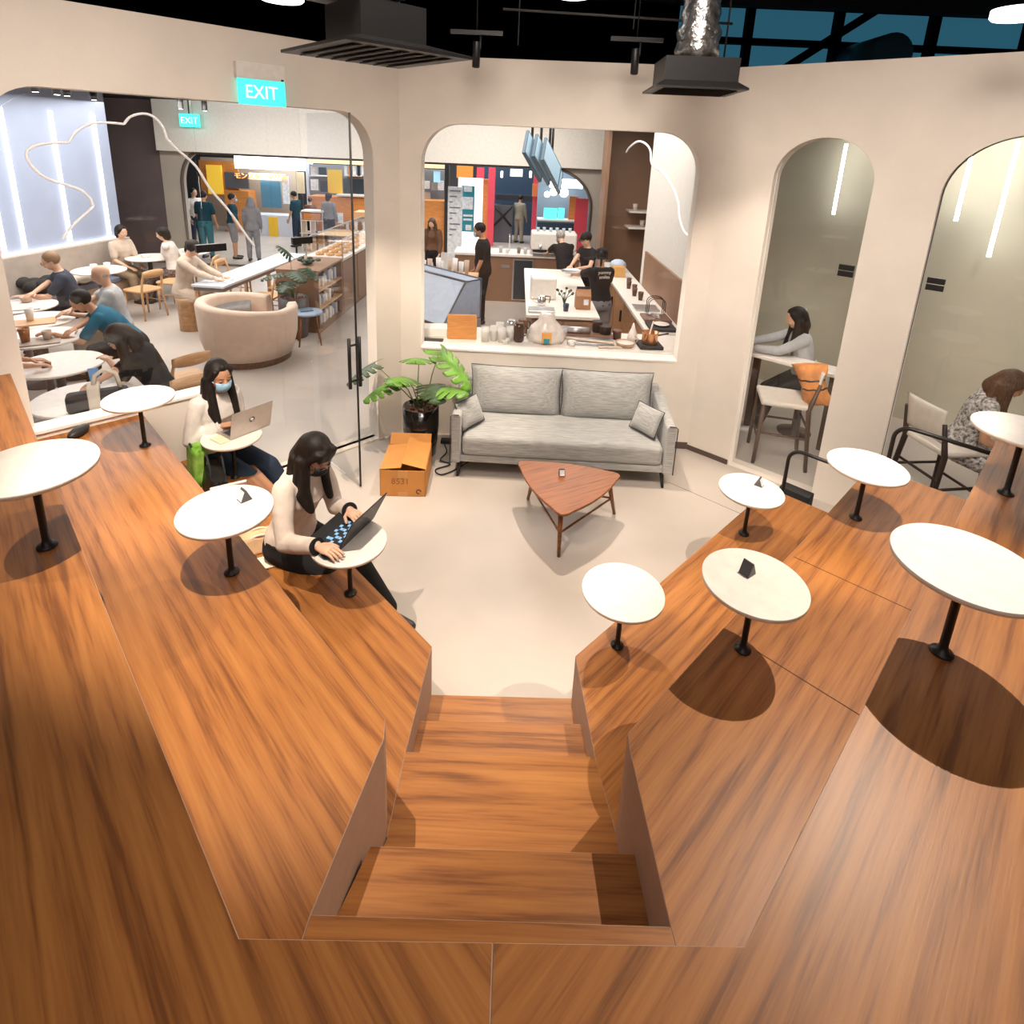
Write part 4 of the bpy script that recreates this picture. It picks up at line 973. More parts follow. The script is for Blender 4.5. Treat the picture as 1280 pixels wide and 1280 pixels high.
b = MB(); b.tube([(.13 + .018 * math.cos(a), -BD - .001, .045 + .018 * math.sin(a)) for a in [i * 2 * PI / 16 for i in range(14)]], .004, 5); b.make('recycling_mark', mat('dark_print', (.05, .02, .01), .8), bx)
for x0, x1, z0, z1 in ((-.04, .04, .17, .235), (-.04, .04, 0, .04)): MB().box(x0, x1, -BD - .002, -BD - .0005, z0, z1).make('tape', mat('brown_tape', (.62, .30, .10), .35), bx)

# ================================================================ GREEN MONSTERA
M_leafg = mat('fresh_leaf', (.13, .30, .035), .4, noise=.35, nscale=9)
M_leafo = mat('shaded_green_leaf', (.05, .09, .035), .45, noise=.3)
mon = monstera('potted_monstera', 'green monstera in a tall glossy black pot between the glass door and sofa', (-.80, 4.98, 0),
     [((-.02, .02, .93), (-.02, -.16, 1.02), .15), ((.16, .04, 1.0), (.50, -.18, .80), .13), ((-.12, -.04, .76), (-.20, -.26, .86), .15), ((-.20, -.02, .72), (-.52, -.12, .62), .13),
      ((.12, -.06, .66), (.42, -.24, .80), .15)], .165, .49, M_pot, M_leafg)
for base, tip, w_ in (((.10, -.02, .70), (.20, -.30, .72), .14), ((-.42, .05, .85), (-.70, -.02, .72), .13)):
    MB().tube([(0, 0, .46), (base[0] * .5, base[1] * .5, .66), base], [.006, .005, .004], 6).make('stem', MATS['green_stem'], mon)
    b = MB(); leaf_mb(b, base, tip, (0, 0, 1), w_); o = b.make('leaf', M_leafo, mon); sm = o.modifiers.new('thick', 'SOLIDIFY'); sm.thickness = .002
# socket outlet and cables
so = thing('wall_socket', 'double wall socket with a black plug beside the glossy black pot', 'socket', (CL + dM * .13 + Vector((0, -.001, .33))).to_tuple(), math.atan2(dM.y, dM.x))
MB().box(-.045, .045, -.01, 0, -.045, .045).make('plate', M_white, so, bevel=.004); MB().box(-.02, .02, -.05, -.01, -.02, .02).make('plug', M_blackp, so, bevel=.004)
b = MB(); b.tube(contour([(-.60, 5.15, .012), (-.56, 5.0, .012), (-.60, 4.85, .012), (-.50, 4.78, .012), (-.62, 4.68, .012), (-.56, 4.60, .012), (-.44, 4.70, .012), (-.3, 4.9, .012)], 0, ''), .006, 6); tag(b.make('power_cable', M_blackp), 'black power cable curling on the floor between pot and sofa', 'cable')
tag(MB().box(-.06, .06, -.03, .03, 0, .04).make('power_adapter', M_blackp, bevel=.006), 'black power adapter on the floor behind the sofa arm', 'adapter').location = (-.58, 5.20, 0)

# ================================================================ RAILINGS
def rail(name, p, q, z0, z1, label, bars=()):
    t = thing(name, label, 'railing', (p[0], p[1], 0)); d = Vector(q) - Vector(p); L = d.length; t.rotation_euler = (0, 0, math.atan2(d.y, d.x)); r = .09
    pts = [(0, 0, z0)] + [(r - r * math.cos(a), 0, z1 - r + r * math.sin(a)) for a in [PI / 2 * i / 8 for i in range(9)]] + [(L, 0, z1)]
    MB().tube(pts, .013, 10).make('handrail', M_black, t)
    for z in bars: MB().tube([(.0, 0, z), (L, 0, z)], .011, 8).make('bar', M_black, t)
    return t
rail('railing', (2.055, 3.86, 0), (2.395, 3.52, 0), 0, .80, 'lower black tubular railing at the end of the right low platform')
rail('railing', (2.47, 3.435, 0), (2.845, 3.06, 0), 0, 1.22, 'upper black tubular railing at the end of the right middle platform')
tag(MB().cbox((0, 0, .20), (.22, .10, .40)).make('black_floor_box', M_blackp, bevel=.005), 'black box standing on the floor behind the lower railing', 'box').location = (2.22, 3.97, 0)
bpy.data.objects['black_floor_box'].rotation_euler = (0, 0, math.radians(-45))

# ================================================================ THINGS ON THE SEATING
def laptop(loc, rz, label, w, d, ang, m_case, m_key, m_face, logo=None):
    t = thing('laptop', label, 'laptop', loc, rz)
    MB().box(-w / 2, w / 2, -d / 2, d / 2, 0, .014).make('base', m_case, t, bevel=.003)
    MB().box(-w * .44, w * .44, -d * .12, d * .42, .014, .0145).make('keyboard_deck', m_key, t)
    for r in range(5):
        for c in range(12):
            x = -w * .42 + c * w * .84 / 12; y = -d * .08 + r * d * .095
            MB().box(x + .001, x + w * .84 / 12 - .002, y, y + d * .08, .0145, .016).make('key', [glow('lit_key', (.25, .5, .8), .16) if (r * 5 + c * 3) % 7 < 3 else MATS['matte_black']][0] if logo is None else MATS['matte_black'], t) if r * 12 + c < 60 else None
    l = bpy.data.objects.new('lid', None)
    b = MB(); b.T = Matrix.Translation((0, d / 2, .014)) @ Matrix.Rotation(-ang, 4, 'X')
    b.box(-w / 2, w / 2, 0, .006, 0, d); o = b.make('lid', m_case, t, bevel=.002)
    b = MB(); b.T = Matrix.Translation((0, d / 2, .014)) @ Matrix.Rotation(-ang, 4, 'X'); b.box(-w * .47, w * .47, -.0008, 0, .01, d * .96); s = b.make('screen', m_face, o)
    if logo:
        b = MB(); b.T = Matrix.Translation((0, d / 2, .014)) @ Matrix.Rotation(-ang, 4, 'X') @ Matrix.Translation((0, .0062, d * .52)) @ Matrix.Rotation(-PI / 2, 4, 'X')
        b.lathe([(.001, 0), (.020, 0), (.020, .0008), (.001, .001)], n=24); o2 = b.make('round_sticker', M_blackp, o)
        b = MB(); b.T = Matrix.Translation((0, d / 2, .014)) @ Matrix.Rotation(-ang, 4, 'X') @ Matrix.Translation((0, .007, d * .52)) @ Matrix.Rotation(-PI / 2, 4, 'X')
        b.lathe([(.001, 0), (.013, 0), (.013, .0008), (.001, .001)], n=24); b.make('sticker_center', M_white, o)
    return t
M_lapg = mat('silver_aluminium', (.52, .47, .43), .35, .7)
M_lapb = mat('black_laptop_case', (.025, .025, .028), .4, .2)
M_scr = mat('dark_screen', (.01, .012, .02), .15)
laptop((-1.905, 3.84, .779), math.radians(-123.8), 'open silver laptop with a round dark sticker, used by the woman in the blue mask', .31, .205, math.radians(14), M_lapg, mat('grey_keys', (.15, .14, .14), .6), M_scr, True)
laptop((-.872, 2.745, .779), math.radians(-111), 'open black laptop with glowing blue keys in front of the dark haired woman', .31, .20, math.radians(26), M_lapb, mat('dark_blue_deck', (.01, .02, .05), .4), M_scr)
b = MB(); b.ball((0, 0, .015), .05, sx=.62, sy=1, sz=.34, n=20); o = b.make('mouse', M_blackp); o.location = (-.868, 2.525, .7795); o.rotation_euler = (0, 0, -1.9)
tag(o, 'black computer mouse under the hand of the dark haired woman', 'mouse')
# things on the bench between the two women
def tote(name, label, loc, rz, w, d, h, m, handle_m, sag=.02, hh=.22, extra=None):
    t = thing(name, label, 'bag', loc, rz)
    b = MB(); rr = []
    for k in range(7):
        v = k / 6; s = 1 - .10 * math.sin(v * PI) * (1 if sag else 0)
        n = 28; rr.append([((w / 2 * (1 - .03 * v) * s * max(-1, min(1, 1.25 * math.cos(2 * PI * i / n)))), (d / 2 * (1 + .04 * math.sin(i * 2.3 + k)) * (1 - .35 * v) * max(-1, min(1, 1.25 * math.sin(2 * PI * i / n)))), h * v + .010 * math.sin(i * 1.7 + k) * v) for i in range(n)])
    b.rings(rr); o = b.make('body', m, t)
    for sy in (-1, 1):
        pts = [(w * .25 * math.cos(a) * (1.15 if False else 1), sy * d * .28, h * .82 + hh * math.sin(a)) for a in [PI * i / 12 for i in range(13)]]
        MB().tube(pts, .008, 6).make('handle', handle_m, t)
    return t
M_greenb = mat('green_leaf_print', (.10, .30, .01), .7, noise=.5, nscale=9, col2=(.38, .62, .12))
tote('tote_bag', 'bright green leaf patterned tote bag on the seating beside the woman in the blue mask', (-2.17, 3.70, .452), math.radians(-50), .27, .13, .27, M_greenb, M_blackp, hh=.05)
tote('shoulder_bag', 'black shoulder bag with raised handles in front of the green tote', (-1.98, 3.56, .452), math.radians(-52), .36, .15, .15, mat('black_leather', (.015, .014, .014), .45), M_blackp, hh=.15)
o = MB().cbox((0, 0, .10), (.22, .02, .20)).make('white_printed_pouch', mat('white_print', (.72, .68, .62), .6, noise=.1, nscale=20), bevel=.008); o.location = (-1.84, 3.44, .453); o.rotation_euler = (math.radians(28), 0, math.radians(32))
tag(o, 'white printed pouch leaning on the black shoulder bag', 'pouch')
tote('paper_bag', 'brown and cream paper shopping bag lying half under the left round table', (-1.44, 2.985, .452), math.radians(28), .22, .13, .10, mat('kraft_paper', (.58, .38, .22), .8, noise=.15, nscale=8), mat('cream_cord', (.6, .5, .4), .7), hh=.03)
o = MB().cbox((0, 0, .004), (.23, .11, .008)).make('cream_booklet', mat('cream_paper', (.80, .70, .58), .7), bevel=.002); o.location = (-1.345, 2.86, .4535); o.rotation_euler = (0, 0, math.radians(28)); tag(o, 'cream booklet lying on the bench beside the paper bag', 'booklet')
o = MB().cbox((0, 0, .02), (.09, .05, .04)).make('tissue_pack', M_white, bevel=.012); o.location = (-1.265, 3.05, .4535); tag(o, 'crumpled white tissue pack behind the dark haired woman', 'tissue pack')
o = MB().cbox((0, 0, .0035), (.075, .13, .006)).make('paper_note', mat('yellow_green_note', (.75, .72, .5), .7)); o.location = (-1.975, 3.66, .7795); o.rotation_euler = (0, 0, 1.0); tag(o, 'small pale note lying at the edge of the silver laptop\'s table', 'note')
M_shoe = mat('black_shoe_leather', (.02, .018, .018), .5)
b = MB(); b.ball((0, 0, .03), .09, sx=.42, sy=1, sz=.36, n=16); o = b.make('dark_pouch', M_shoe); o.location = (-2.76, 3.42, .902); tag(o, 'small dark pouch lying by the low wall at the far left of the seating', 'pouch')
# tote with twin pockets behind the low wall
t = thing('handbag', 'black and cream canvas handbag standing on the white cafe table behind the low wall', 'bag', (-3.13, 4.12, .751), math.radians(32))
MB().box(-.20, .20, -.06, .06, 0, .15).make('body', M_blackp, t, bevel=.03)
MB().box(-.06, .02, -.066, .066, 0, .20).make('canvas_band', mat('cream_canvas', (.62, .56, .48), .8), t, bevel=.01)
MB().tube([(-.02, .0, .18), (-.0, 0, .27), (.06, 0, .31), (.13, 0, .27), (.15, 0, .14)], .016, 8).make('handle', MATS['cream_canvas'], t)
# trays, cups and plates on the lounge tables
def tray(loc, rz, label, w=.38, d=.27, m=None):
    o = MB().box(-w / 2, w / 2, -d / 2, d / 2, 0, .014).make('serving_tray', m or mat('taupe_tray', (.42, .35, .29), .5), bevel=.005); o.location = loc; o.rotation_euler = (0, 0, rz); return tag(o, label, 'tray')
def cup(loc, label, col, h=.10, r=.036, name='cup', cat='cup', rim=1.08):
    m = mat('cup_%02d%02d%02d' % tuple(int(c * 99) for c in col), col, .3)
    o = MB().lathe([(r * .78, 0), (r * rim, h), (r * rim - .003, h), (r * .72, .01), (.001, .01)], n=20).make(name, m); o.location = loc; return tag(o, label, cat)
tray((-4.70, 5.50, .751), .6, 'taupe tray holding two glasses before the man in teal')
cup((-4.78, 5.46, .766), 'glass of brown iced drink on the tray before the man in teal', (.32, .12, .05), .14, .045, 'drink_glass')
cup((-4.64, 5.56, .766), 'short beige cup on the tray before the man in teal', (.55, .42, .34), .09, .04)
tray((-5.20, 6.10, .751), .6, 'wooden tray with food before the bald man', m=MATS['light_oak'])
cup((-5.26, 6.12, .766), 'clear plastic cup on the bald man\'s wooden tray', (.75, .70, .66), .14, .04, 'plastic_cup')
tray((-5.78, 6.62, .751), .5, 'pale tray nearest to the man in the dark polo shirt', .42, .3, mat('pale_tray', (.66, .60, .54), .5))
cup((-5.90, 6.86, .751), 'beige bowl behind the pale tray of the man in the dark polo shirt', (.6, .42, .32), .07, .06, 'bowl', 'bowl')
for k, (x, y) in enumerate(((-6.36, 8.70), (-6.26, 8.85))): cup((x, y, .751), 'white cup on the banquette table, %s one' % ['left', 'right'][k], (.8, .76, .7), .09, .045)
for k, (x, y) in enumerate(((-6.25, 9.80), (-5.9, 10.42), (-5.75, 10.55))): cup((x, y, .751), ['white cup before the far woman in beige', 'white plate stack before the far woman in white', 'small bowl before the far woman in white'][k], (.8, .76, .7), .05, .07, 'bowl', 'bowl')
b = MB()
for i in range(9): a = i * .7; b.ball((.22 * math.cos(a) * (i % 3) / 2, .14 * math.sin(a), .10 + .03 * (i % 3)), .12, sz=.7, n=10)
o = b.make('folded_coat', mat('dark_coat', (.03, .03, .03), .9)); o.location = (-6.95, 8.35, .455); tag(o, 'dark coat heaped on the blue banquette seat', 'coat')
b = MB()
for i in range(9): a = i * .9; b.ball((.20 * math.cos(a) * (i % 3) / 2, .16 * math.sin(a), .09 + .02 * (i % 3)), .12, sz=.6, n=10)
o = b.make('cream_bag', mat('cream_cloth', (.72, .64, .55), .9)); o.location = (-6.85, 8.95, .43); tag(o, 'cream cloth bag lying on the blue banquette seat', 'bag')

# ================================================================ KITCHEN UTENSILS
def obj_at(mb, name, m, loc, rz, label, cat, group=None, bevel=0, parent=None):
    o = mb.make(name, m, bevel=bevel); o.location = loc; o.rotation_euler = (0, 0, rz); return tag(o, label, cat, group)
M_copper = mat('copper', (.72, .35, .18), .25, .9); M_clear = mat('milky_plastic', (.72, .70, .66), .3)
K = .9015
obj_at(MB().box(-.15, .15, -.012, .012, 0, .26), 'chopping_board', mat('orange_board_wood', (.62, .27, .08), .5, noise=.12, nscale=8, stretch=(1, 1, 8)), (-.50, 5.72, K), .05, 'orange brown wooden board standing upright on the kitchen window counter', 'board', bevel=.006)
obj_at(MB().box(-.15, .15, -.10, .10, 0, .02), 'white_tray', M_white, (-.52, 5.90, .0 + K), .1, 'white tray behind the orange brown wooden board', 'tray', bevel=.005)
obj_at(MB().box(-.14, .14, -.09, .09, 0, .10), 'cutlery_rack', M_white, (-.80, 5.82, K), .1, 'white slotted rack at the left end of the kitchen window counter', 'rack', bevel=.012)
obj_at(MB().box(-.12, .12, -.05, .05, 0, .015), 'black_tray', M_blackp, (-.80, 5.62, K), .0, 'flat black tray at the left end of the kitchen window counter', 'tray', bevel=.004)
for i in range(4):
    obj_at(MB().lathe([(.038, 0), (.045, .10), (.048, .12), (.04, .125), (.04, .15), (.001, .152)], n=18), 'storage_tub', M_clear, (-.26 + i * .085, 5.68 + .05 * (i % 2), K), 0, 'milky plastic storage tub beside the upright board, %s from the left' % ['first', 'second', 'third', 'fourth'][i], 'tub', 'milky tubs on the window counter')
def jug(loc, label, m, h=.2, r=.055):
    t = thing('jug', label, 'jug', loc, .5); MB().lathe([(r * .8, 0), (r, .02), (r, h * .8), (r * .7, h), (r * .62, h)], n=22).make('body', m, t)
    MB().tube([(r * .9, 0, h * .85), (r * 1.7, 0, h * .7), (r * 1.6, 0, h * .3), (r, 0, h * .25)], .007, 6).make('handle', M_blackp, t); return t
jug((.08, 5.72, K), 'black coffee jug on the kitchen window counter beside the clear sack', mat('brown_black_glass', (.06, .03, .02), .15))
jug((.0, 5.92, K), 'steel coffee jug behind the black one on the window counter', M_steel, .17)
jug((.12, 6.02, K), 'dark brown jug at the back of the window counter', mat('dark_brown_glass', (.14, .06, .03), .2), .15)
t = thing('plastic_sack', 'clear plastic sack holding an orange package on the kitchen window counter', 'bag', (.36, 5.75, K))
b = MB(); rr = []
for k in range(9):
    v = k / 8; n = 24; s = [1, 1.12, 1.15, 1.08, .95, .72, .52, .50, .42][k]
    rr.append([(.17 * s * math.cos(2 * PI * i / n) * (1 + .06 * math.sin(i * 2.6 + k)), .09 * s * math.sin(2 * PI * i / n) * (1 + .08 * math.sin(i * 3.1 + k)), .30 * v + .01 * math.sin(i * 1.9)) for i in range(n)])
b.rings(rr); b.make('plastic', mat('clear_plastic_sack', (.78, .72, .66), .25, noise=.12, nscale=14), t)
MB().box(-.05, .05, -.125, -.098, .02, .13).make('orange_label', mat('orange_pack', (.85, .42, .12), .5), t, bevel=.006)
MB().box(-.03, .03, -.132, -.124, .02, .07).make('dark_label', M_teal, t)
obj_at(MB().box(-.28, .28, -.09, .09, 0, .04), 'brown_tray', mat('brown_tray', (.25, .13, .08), .5), (.80, 6.0, K), -.03, 'long brown tray behind the rolling pin on the window counter', 'tray', bevel=.006)
obj_at(MB().box(-.24, .24, -.10, .10, 0, .03), 'baking_tray', M_steel, (.82, 5.78, K), -.05, 'steel baking tray holding a long white rod on the window counter', 'tray', bevel=.006)
obj_at(MB().tube([(-.26, .06, 0), (.26, -.06, 0)], .014, 10), 'rolling_rod', mat('pale_wood_rod', (.75, .62, .5), .5), (.78, 5.72, K + .045), 0, 'long pale rod lying across the steel baking tray', 'rod')
obj_at(MB().tube([(-.14, 0, 0), (.14, 0, 0)], .035, 14), 'foil_roll', M_steel, (.70, 5.96, K + .076), 0, 'shiny foil roll on the long brown tray', 'roll')
for i, (x, y, h, r, m, lab) in enumerate(((1.0, 5.98, .09, .06, M_blackp, 'black square pot next to the foil roll'), (1.12, 5.94, .10, .045, mat('dark_brown_tin', (.12, .05, .03), .4), 'dark brown tin on the window counter behind the white basket'),
        (.92, 6.04, .12, .05, M_blackp, 'black canister at the back of the window counter'))):
    obj_at(MB().lathe([(r, 0), (r, h * .8), (r * 1.1, h * .82), (r * 1.1, h), (r * .95, h)], n=24), 'kitchen_pot', m, (x, y, K + (.041 if x == 1.0 or x == .92 else 0)), 0, lab, 'pot')
t = thing('wicker_basket', 'low round white basket with curved handle on the kitchen window counter', 'basket', (1.17, 5.72, K))
MB().lathe([(.085, 0), (.10, .04), (.10, .045), (.09, .045), (.08, .012), (.001, .012)], n=28).make('bowl', mat('brown_rim', (.45, .30, .2), .5), t); MB().lathe([(.001, .03), (.088, .03), (.086, .036), (.001, .038)], n=24).make('lining', M_white, t)
MB().tube([(.10, 0, .03), (.13, 0, .08), (.10, .03, .10)], .006, 6).make('handle', MATS['brown_rim'], t)
hp = thing('hot_plate', 'black electric hot plate under the copper pot at the right of the window counter', 'hot plate', (1.42, 5.74, K), .05)
MB().box(-.12, .12, -.12, .12, 0, .035).make('body', M_blackp, hp, bevel=.01); MB().lathe([(.001, .035), (.08, .035), (.08, .04), (.001, .041)], n=24).make('ring', M_black, hp)
cp = thing('copper_pot', 'copper pot with a ladle standing on the black hot plate', 'pot', (1.42, 5.74, K + .041))
MB().lathe([(.075, 0), (.08, .01), (.08, .11), (.085, .115), (.078, .115), (.074, .015), (.001, .015)], n=32).make('body', M_copper, cp); MB().tube([(.08, 0, .08), (.19, .02, .10)], .008, 8).make('handle', M_blackp, cp)
MB().tube([(-.02, 0, .03), (.03, .04, .22)], .008, 8).make('ladle', MATS['pale_wood_rod'], cp)
obj_at(MB().lathe([(.055, 0), (.05, .06), (.02, .14), (.006, .19)], n=20), 'piping_bag', M_white, (1.28, 5.92, K), 0, 'white cone shaped piping bag beside the copper pot', 'piping bag')
# right hand worktop
obj_at(MB().box(-.15, .15, -.14, .14, 0, .02), 'grey_tray', M_steel, (1.70, 7.25, K), 0, 'flat steel tray on the side worktop beneath the brown splashback', 'tray', bevel=.004)
obj_at(MB().box(-.16, .16, -.15, .15, 0, .03), 'utensil_tray', mat('dark_brown_tray', (.16, .08, .05), .5), (1.72, 6.78, K), 0, 'dark brown tray full of spoons on the side worktop', 'tray', bevel=.005)
sp = None
for i in range(7):
    b = MB(); b.tube([(-.08, 0, 0), (.05, 0, .004)], .003, 5); b.ball((.07, 0, .004), .018, sz=.3, n=8)
    if sp is None: sp = b.make('spoon', M_steel); o = sp; tag(sp, 'steel spoon in the dark brown tray on the side worktop', 'spoon', 'spoons in the brown tray')
    else: b.bm.free(); o = dup(sp)
    o.location = (1.68 + .03 * (i % 3), 6.68 + i * .03, K + .034 + .003 * i); o.rotation_euler = (0, 0, .4 + .5 * i)
obj_at(MB().box(-.15, .15, -.16, .16, 0, .03), 'black_tray', M_blackp, (1.70, 6.42, K), 0, 'black tray with a white dish on the side worktop nearest the window', 'tray', bevel=.005)
obj_at(MB().lathe([(.04, 0), (.09, .02), (.088, .022), (.001, .01)], n=24), 'white_dish', M_white, (1.70, 6.42, K + .031), 0, 'white dish on the black tray of the side worktop', 'dish')
b = MB()
for i in range(3): b.tube([(.0, -.1 + i * .07, 0)] + [(.10 - .10 * math.cos(a), -.1 + i * .07, .16 + .06 * math.sin(a)) for a in [PI * j / 8 for j in range(9)]] + [(.20, -.1 + i * .07, 0)], .005, 6)
obj_at(b, 'wire_rack', M_black, (1.66, 7.02, K), 0, 'curved black wire rack on the side worktop', 'rack')
for i, (y, m, lab) in enumerate(((8.2, mat('orange_tin', (.7, .38, .12), .5), 'square orange tin at the far end of the side worktop'), (8.6, mat('pale_blue_bag', (.55, .65, .8), .5), 'crumpled pale blue bag at the far end of the side worktop'))):
    obj_at(MB().box(-.10, .10, -.08, .08, 0, .16) if i == 0 else MB().ball((0, 0, .1), .14, sz=.75, n=12), 'tin_box' if i == 0 else 'crumpled_bag', m, (1.66 + .06 * i, y + 1.0, K), 0, lab, 'box' if i == 0 else 'bag', bevel=.005 if i == 0 else 0)
for i in range(5):
    cup((1.72 - .04 * (i % 2), 7.7 + i * .22, K), 'small dark jar in the row along the side worktop', (.10, .05, .03), .11, .035, 'spice_jar', 'jar')['group'] = 'dark jars along the side worktop'
# island items
obj_at(MB().box(-.17, .17, -.13, .13, 0, .30), 'white_appliance', M_white, (.40, 7.6, K), 0, 'white boxy appliance with rounded edges on the kitchen island', 'appliance', bevel=.03)
t = thing('kettle', 'shiny steel pouring kettle on the kitchen island', 'kettle', (.37, 7.2, K), .2)
MB().lathe([(.05, 0), (.055, .02), (.05, .12), (.03, .13), (.001, .135)], n=22).make('body', M_chrome, t); MB().tube([(-.05, 0, .03), (-.11, 0, .05), (-.13, 0, .12)], .006, 6).make('spout', M_chrome, t); MB().tube([(.045, 0, .12), (.11, 0, .11), (.10, 0, .03)], .007, 6).make('handle', M_blackp, t)
obj_at(MB().box(-.16, .16, -.10, .10, 0, .03), 'drip_tray', M_steel, (.36, 6.92, K), 0, 'flat steel drip tray at the near edge of the kitchen island', 'tray', bevel=.006)
obj_at(MB().lathe([(.03, 0), (.038, .09), (.034, .09), (.028, .01), (.001, .01)], n=18), 'navy_cup', M_navy, (.66, 6.98, K), 0, 'navy blue paper cup on the kitchen island', 'cup')
b = MB()
for i in range(10): a = i * .65; b.tube([(0, 0, 0), (.03 * math.cos(a), .03 * math.sin(a), .10), (.10 * math.cos(a), .10 * math.sin(a), .16 + .02 * (i % 3))], .004, 5); b.ball((.10 * math.cos(a), .10 * math.sin(a), .16 + .02 * (i % 3)), .018, n=6)
obj_at(b, 'herb_sprig', M_leafd, (.66, 7.25, K), 0, 'dark sprig of herbs standing on the kitchen island', 'herb')
t = thing('gable_carton', 'brown paper carton with a white label on the kitchen island', 'carton', (.88, 7.15, K), .05)
b = MB(); b.T = Matrix(((0, 0, 1, 0), (1, 0, 0, 0), (0, 1, 0, 0), (0, 0, 0, 1))) @ Matrix.Identity(4)
b.prism([(-.08, 0), (.08, 0), (.08, .17), (.0, .25), (-.08, .17)], -.09, .09); b.make('body', mat('brown_kraft', (.40, .20, .10), .7), t)
MB().box(.0, .06, -.084, -.0795, .06, .13).make('label', M_paper, t)
MB().box(-.085, .085, -.006, .006, .245, .275).make('folded_top', M_blackp, t)
# back counter: espresso machine, taps, trays
em = thing('espresso_machine', 'white and steel espresso machine with cups on top on the back counter', 'coffee machine', (.72, 10.98, K))
MB().box(-.42, .42, -.20, .25, .10, .42).make('body', M_white, em, bevel=.03); MB().box(-.38, .38, -.28, .20, 0, .06).make('drip_tray', M_steel, em, bevel=.005)
MB().box(-.38, .38, -.10, .24, .06, .12).make('feet_panel', M_blackp, em)
for i in range(3):
    g = MB().tube([(-.25 + i * .25, -.22, .20), (-.25 + i * .25, -.22, .12)], .035, 12).make('brew_group', M_chrome, em); MB().tube([(-.25 + i * .25, -.24, .13), (-.25 + i * .25, -.40, .12)], .012, 8).make('portafilter', M_blackp, em)
for i in range(6):
    cup((.42 + i * .12, 10.98 + .05 * (i % 2), K + .422), 'small glass on top of the espresso machine', (.45, .55, .62), .07, .03, 'glass', 'glass')['group'] = 'glasses on the espresso machine'
b = MB(); b.tube([(0, 0, 0), (0, 0, .28), (0, -.06, .33), (0, -.12, .28)], .012, 8); obj_at(b, 'counter_tap', M_chrome, (-.10, 11.1, K), 0, 'slim chrome tap on the back counter left of the espresso machine', 'tap')
for i in range(7):
    x = -.35 + .12 * i + (.1 if i > 3 else 0)
    cup((x - .25 if i < 2 else x - .15, 10.92 - .04 * (i % 2), K), 'small vessel on the back counter between the tap and the counter end', [(.75, .72, .68), (.2, .15, .12), (.5, .5, .5)][i % 3], .08 + .02 * (i % 3), .035, 'counter_vessel', 'vessel')['group'] = 'small vessels on the back counter'
# left side merchandise behind the display fridge
for i in range(8):
    cup((-1.30 + .09 * i - .02 * (i % 2), 8.35 + .12 * (i % 3), 0 + .95), 'tall pale bottle behind the glass display fridge', [(.7, .7, .72), (.55, .42, .34), (.82, .8, .78)][i % 3], .24, .035, 'bottle', 'bottle')['group'] = 'pale bottles behind the display fridge'
sc = thing('bar_counter', 'timber bar counter carrying pale bottles behind the glass display fridge', 'counter', (-1.0, 8.45, 0))
child(MB().box(-1.55, -.55, 8.2, 8.8, 0, .90).make('cabinet', M_brown), sc); child(MB().box(-1.57, -.53, 8.18, 8.82, .90, .945).make('worktop', M_oak, bevel=.004), sc)

for i in range(5):
    cup((2.25 + .16 * i, 11.3, 1.4515 if i % 2 else 1.7515), 'small pale jar on the lit shelves of the brown niche', (.7, .6, .5), .12, .045, 'shelf_jar', 'jar')['group'] = 'jars in the brown niche'
for i in range(6):
    cup((.30 + .11 * (i % 3), 8.35 + .16 * (i // 3), K), 'white cup grouped on the far part of the kitchen island', (.82, .79, .74), .07, .04, 'white_cup')['group'] = 'white cups on the island'
for i, (x, y) in enumerate(((-.12, 5.96), (-.05, 5.64), (.56, 5.95), (.62, 5.66))):
    cup((x, y, K), ['folded white cup stack behind the milky tubs', 'small white ramekin beside the milky tubs', 'steel beaker right behind the clear sack', 'white ramekin just right of the clear sack'][i], [(.8, .78, .74), (.8, .78, .74), (.45, .45, .46), (.8, .78, .74)][i], [.12, .05, .11, .05][i], .04, 'beaker', 'beaker')
obj_at(MB().box(-.12, .12, -.02, .02, 0, .02), 'folded_towel', mat('beige_towel', (.6, .5, .4), .9), (1.0, 5.63, K), .1, 'folded beige towel at the front of the window counter', 'towel', bevel=.006)
obj_at(MB().box(-.10, .10, -.07, .07, 0, .05), 'white_tub', M_white, (-.62, 7.6, 0 + .0), 0, 'x', 'tub') if False else None
# ================================================================ SIDE ROOM FURNITURE
def bar_chair(loc, rz, label, wd, pad, H=.62, backh=1.02):
    t = thing('bar_chair', label, 'chair', loc, rz, group='dark framed bar chairs of the side room')
    for sx in (-1, 1):
        MB().tube([(sx * .21, .20, 0), (sx * .19, .18, H)], [.017, .021], 8).make('leg', wd, t)
        MB().tube([(sx * .23, -.26, 0), (sx * .20, -.20, H), (sx * .19, -.26, backh - .12)], [.017, .023, .016], 8).make('leg', wd, t)
    for z, y in ((.25, .19), (.40, -.23)):
        MB().tube([(-.215, y, z), (.215, y, z)], .012, 8).make('rung', wd, t)
    for sx in (-1, 1): MB().tube([(sx * .205, .19, .32), (sx * .215, -.24, .32)], .012, 8).make('rung', wd, t)
    MB().cbox((0, 0, H + .02), (.42, .42, .05)).make('seat', pad, t, bevel=.02)
    b = pillow(.40, .30, .06); o = b.make('backrest', pad, t); o.location = (0, -.25, backh - .15); o.rotation_euler = (math.radians(10), 0, 0)
    return t
M_cream = mat('cream_upholstery', (.72, .66, .58), .8); M_wenge = mat('dark_brown_wood', (.075, .035, .02), .5)
bar_chair((2.61, 5.22, 0), math.radians(75), 'dark framed bar chair with an orange jacket over it, seen in the narrow arch', M_wenge, M_cream, .60, .98)
bar_chair((3.62, 4.42, 0), math.radians(-82), 'black framed bar chair with a cream back, seen in the wide arch', mat('black_brown_wood', (.03, .018, .014), .5), M_cream, .60, 1.0)
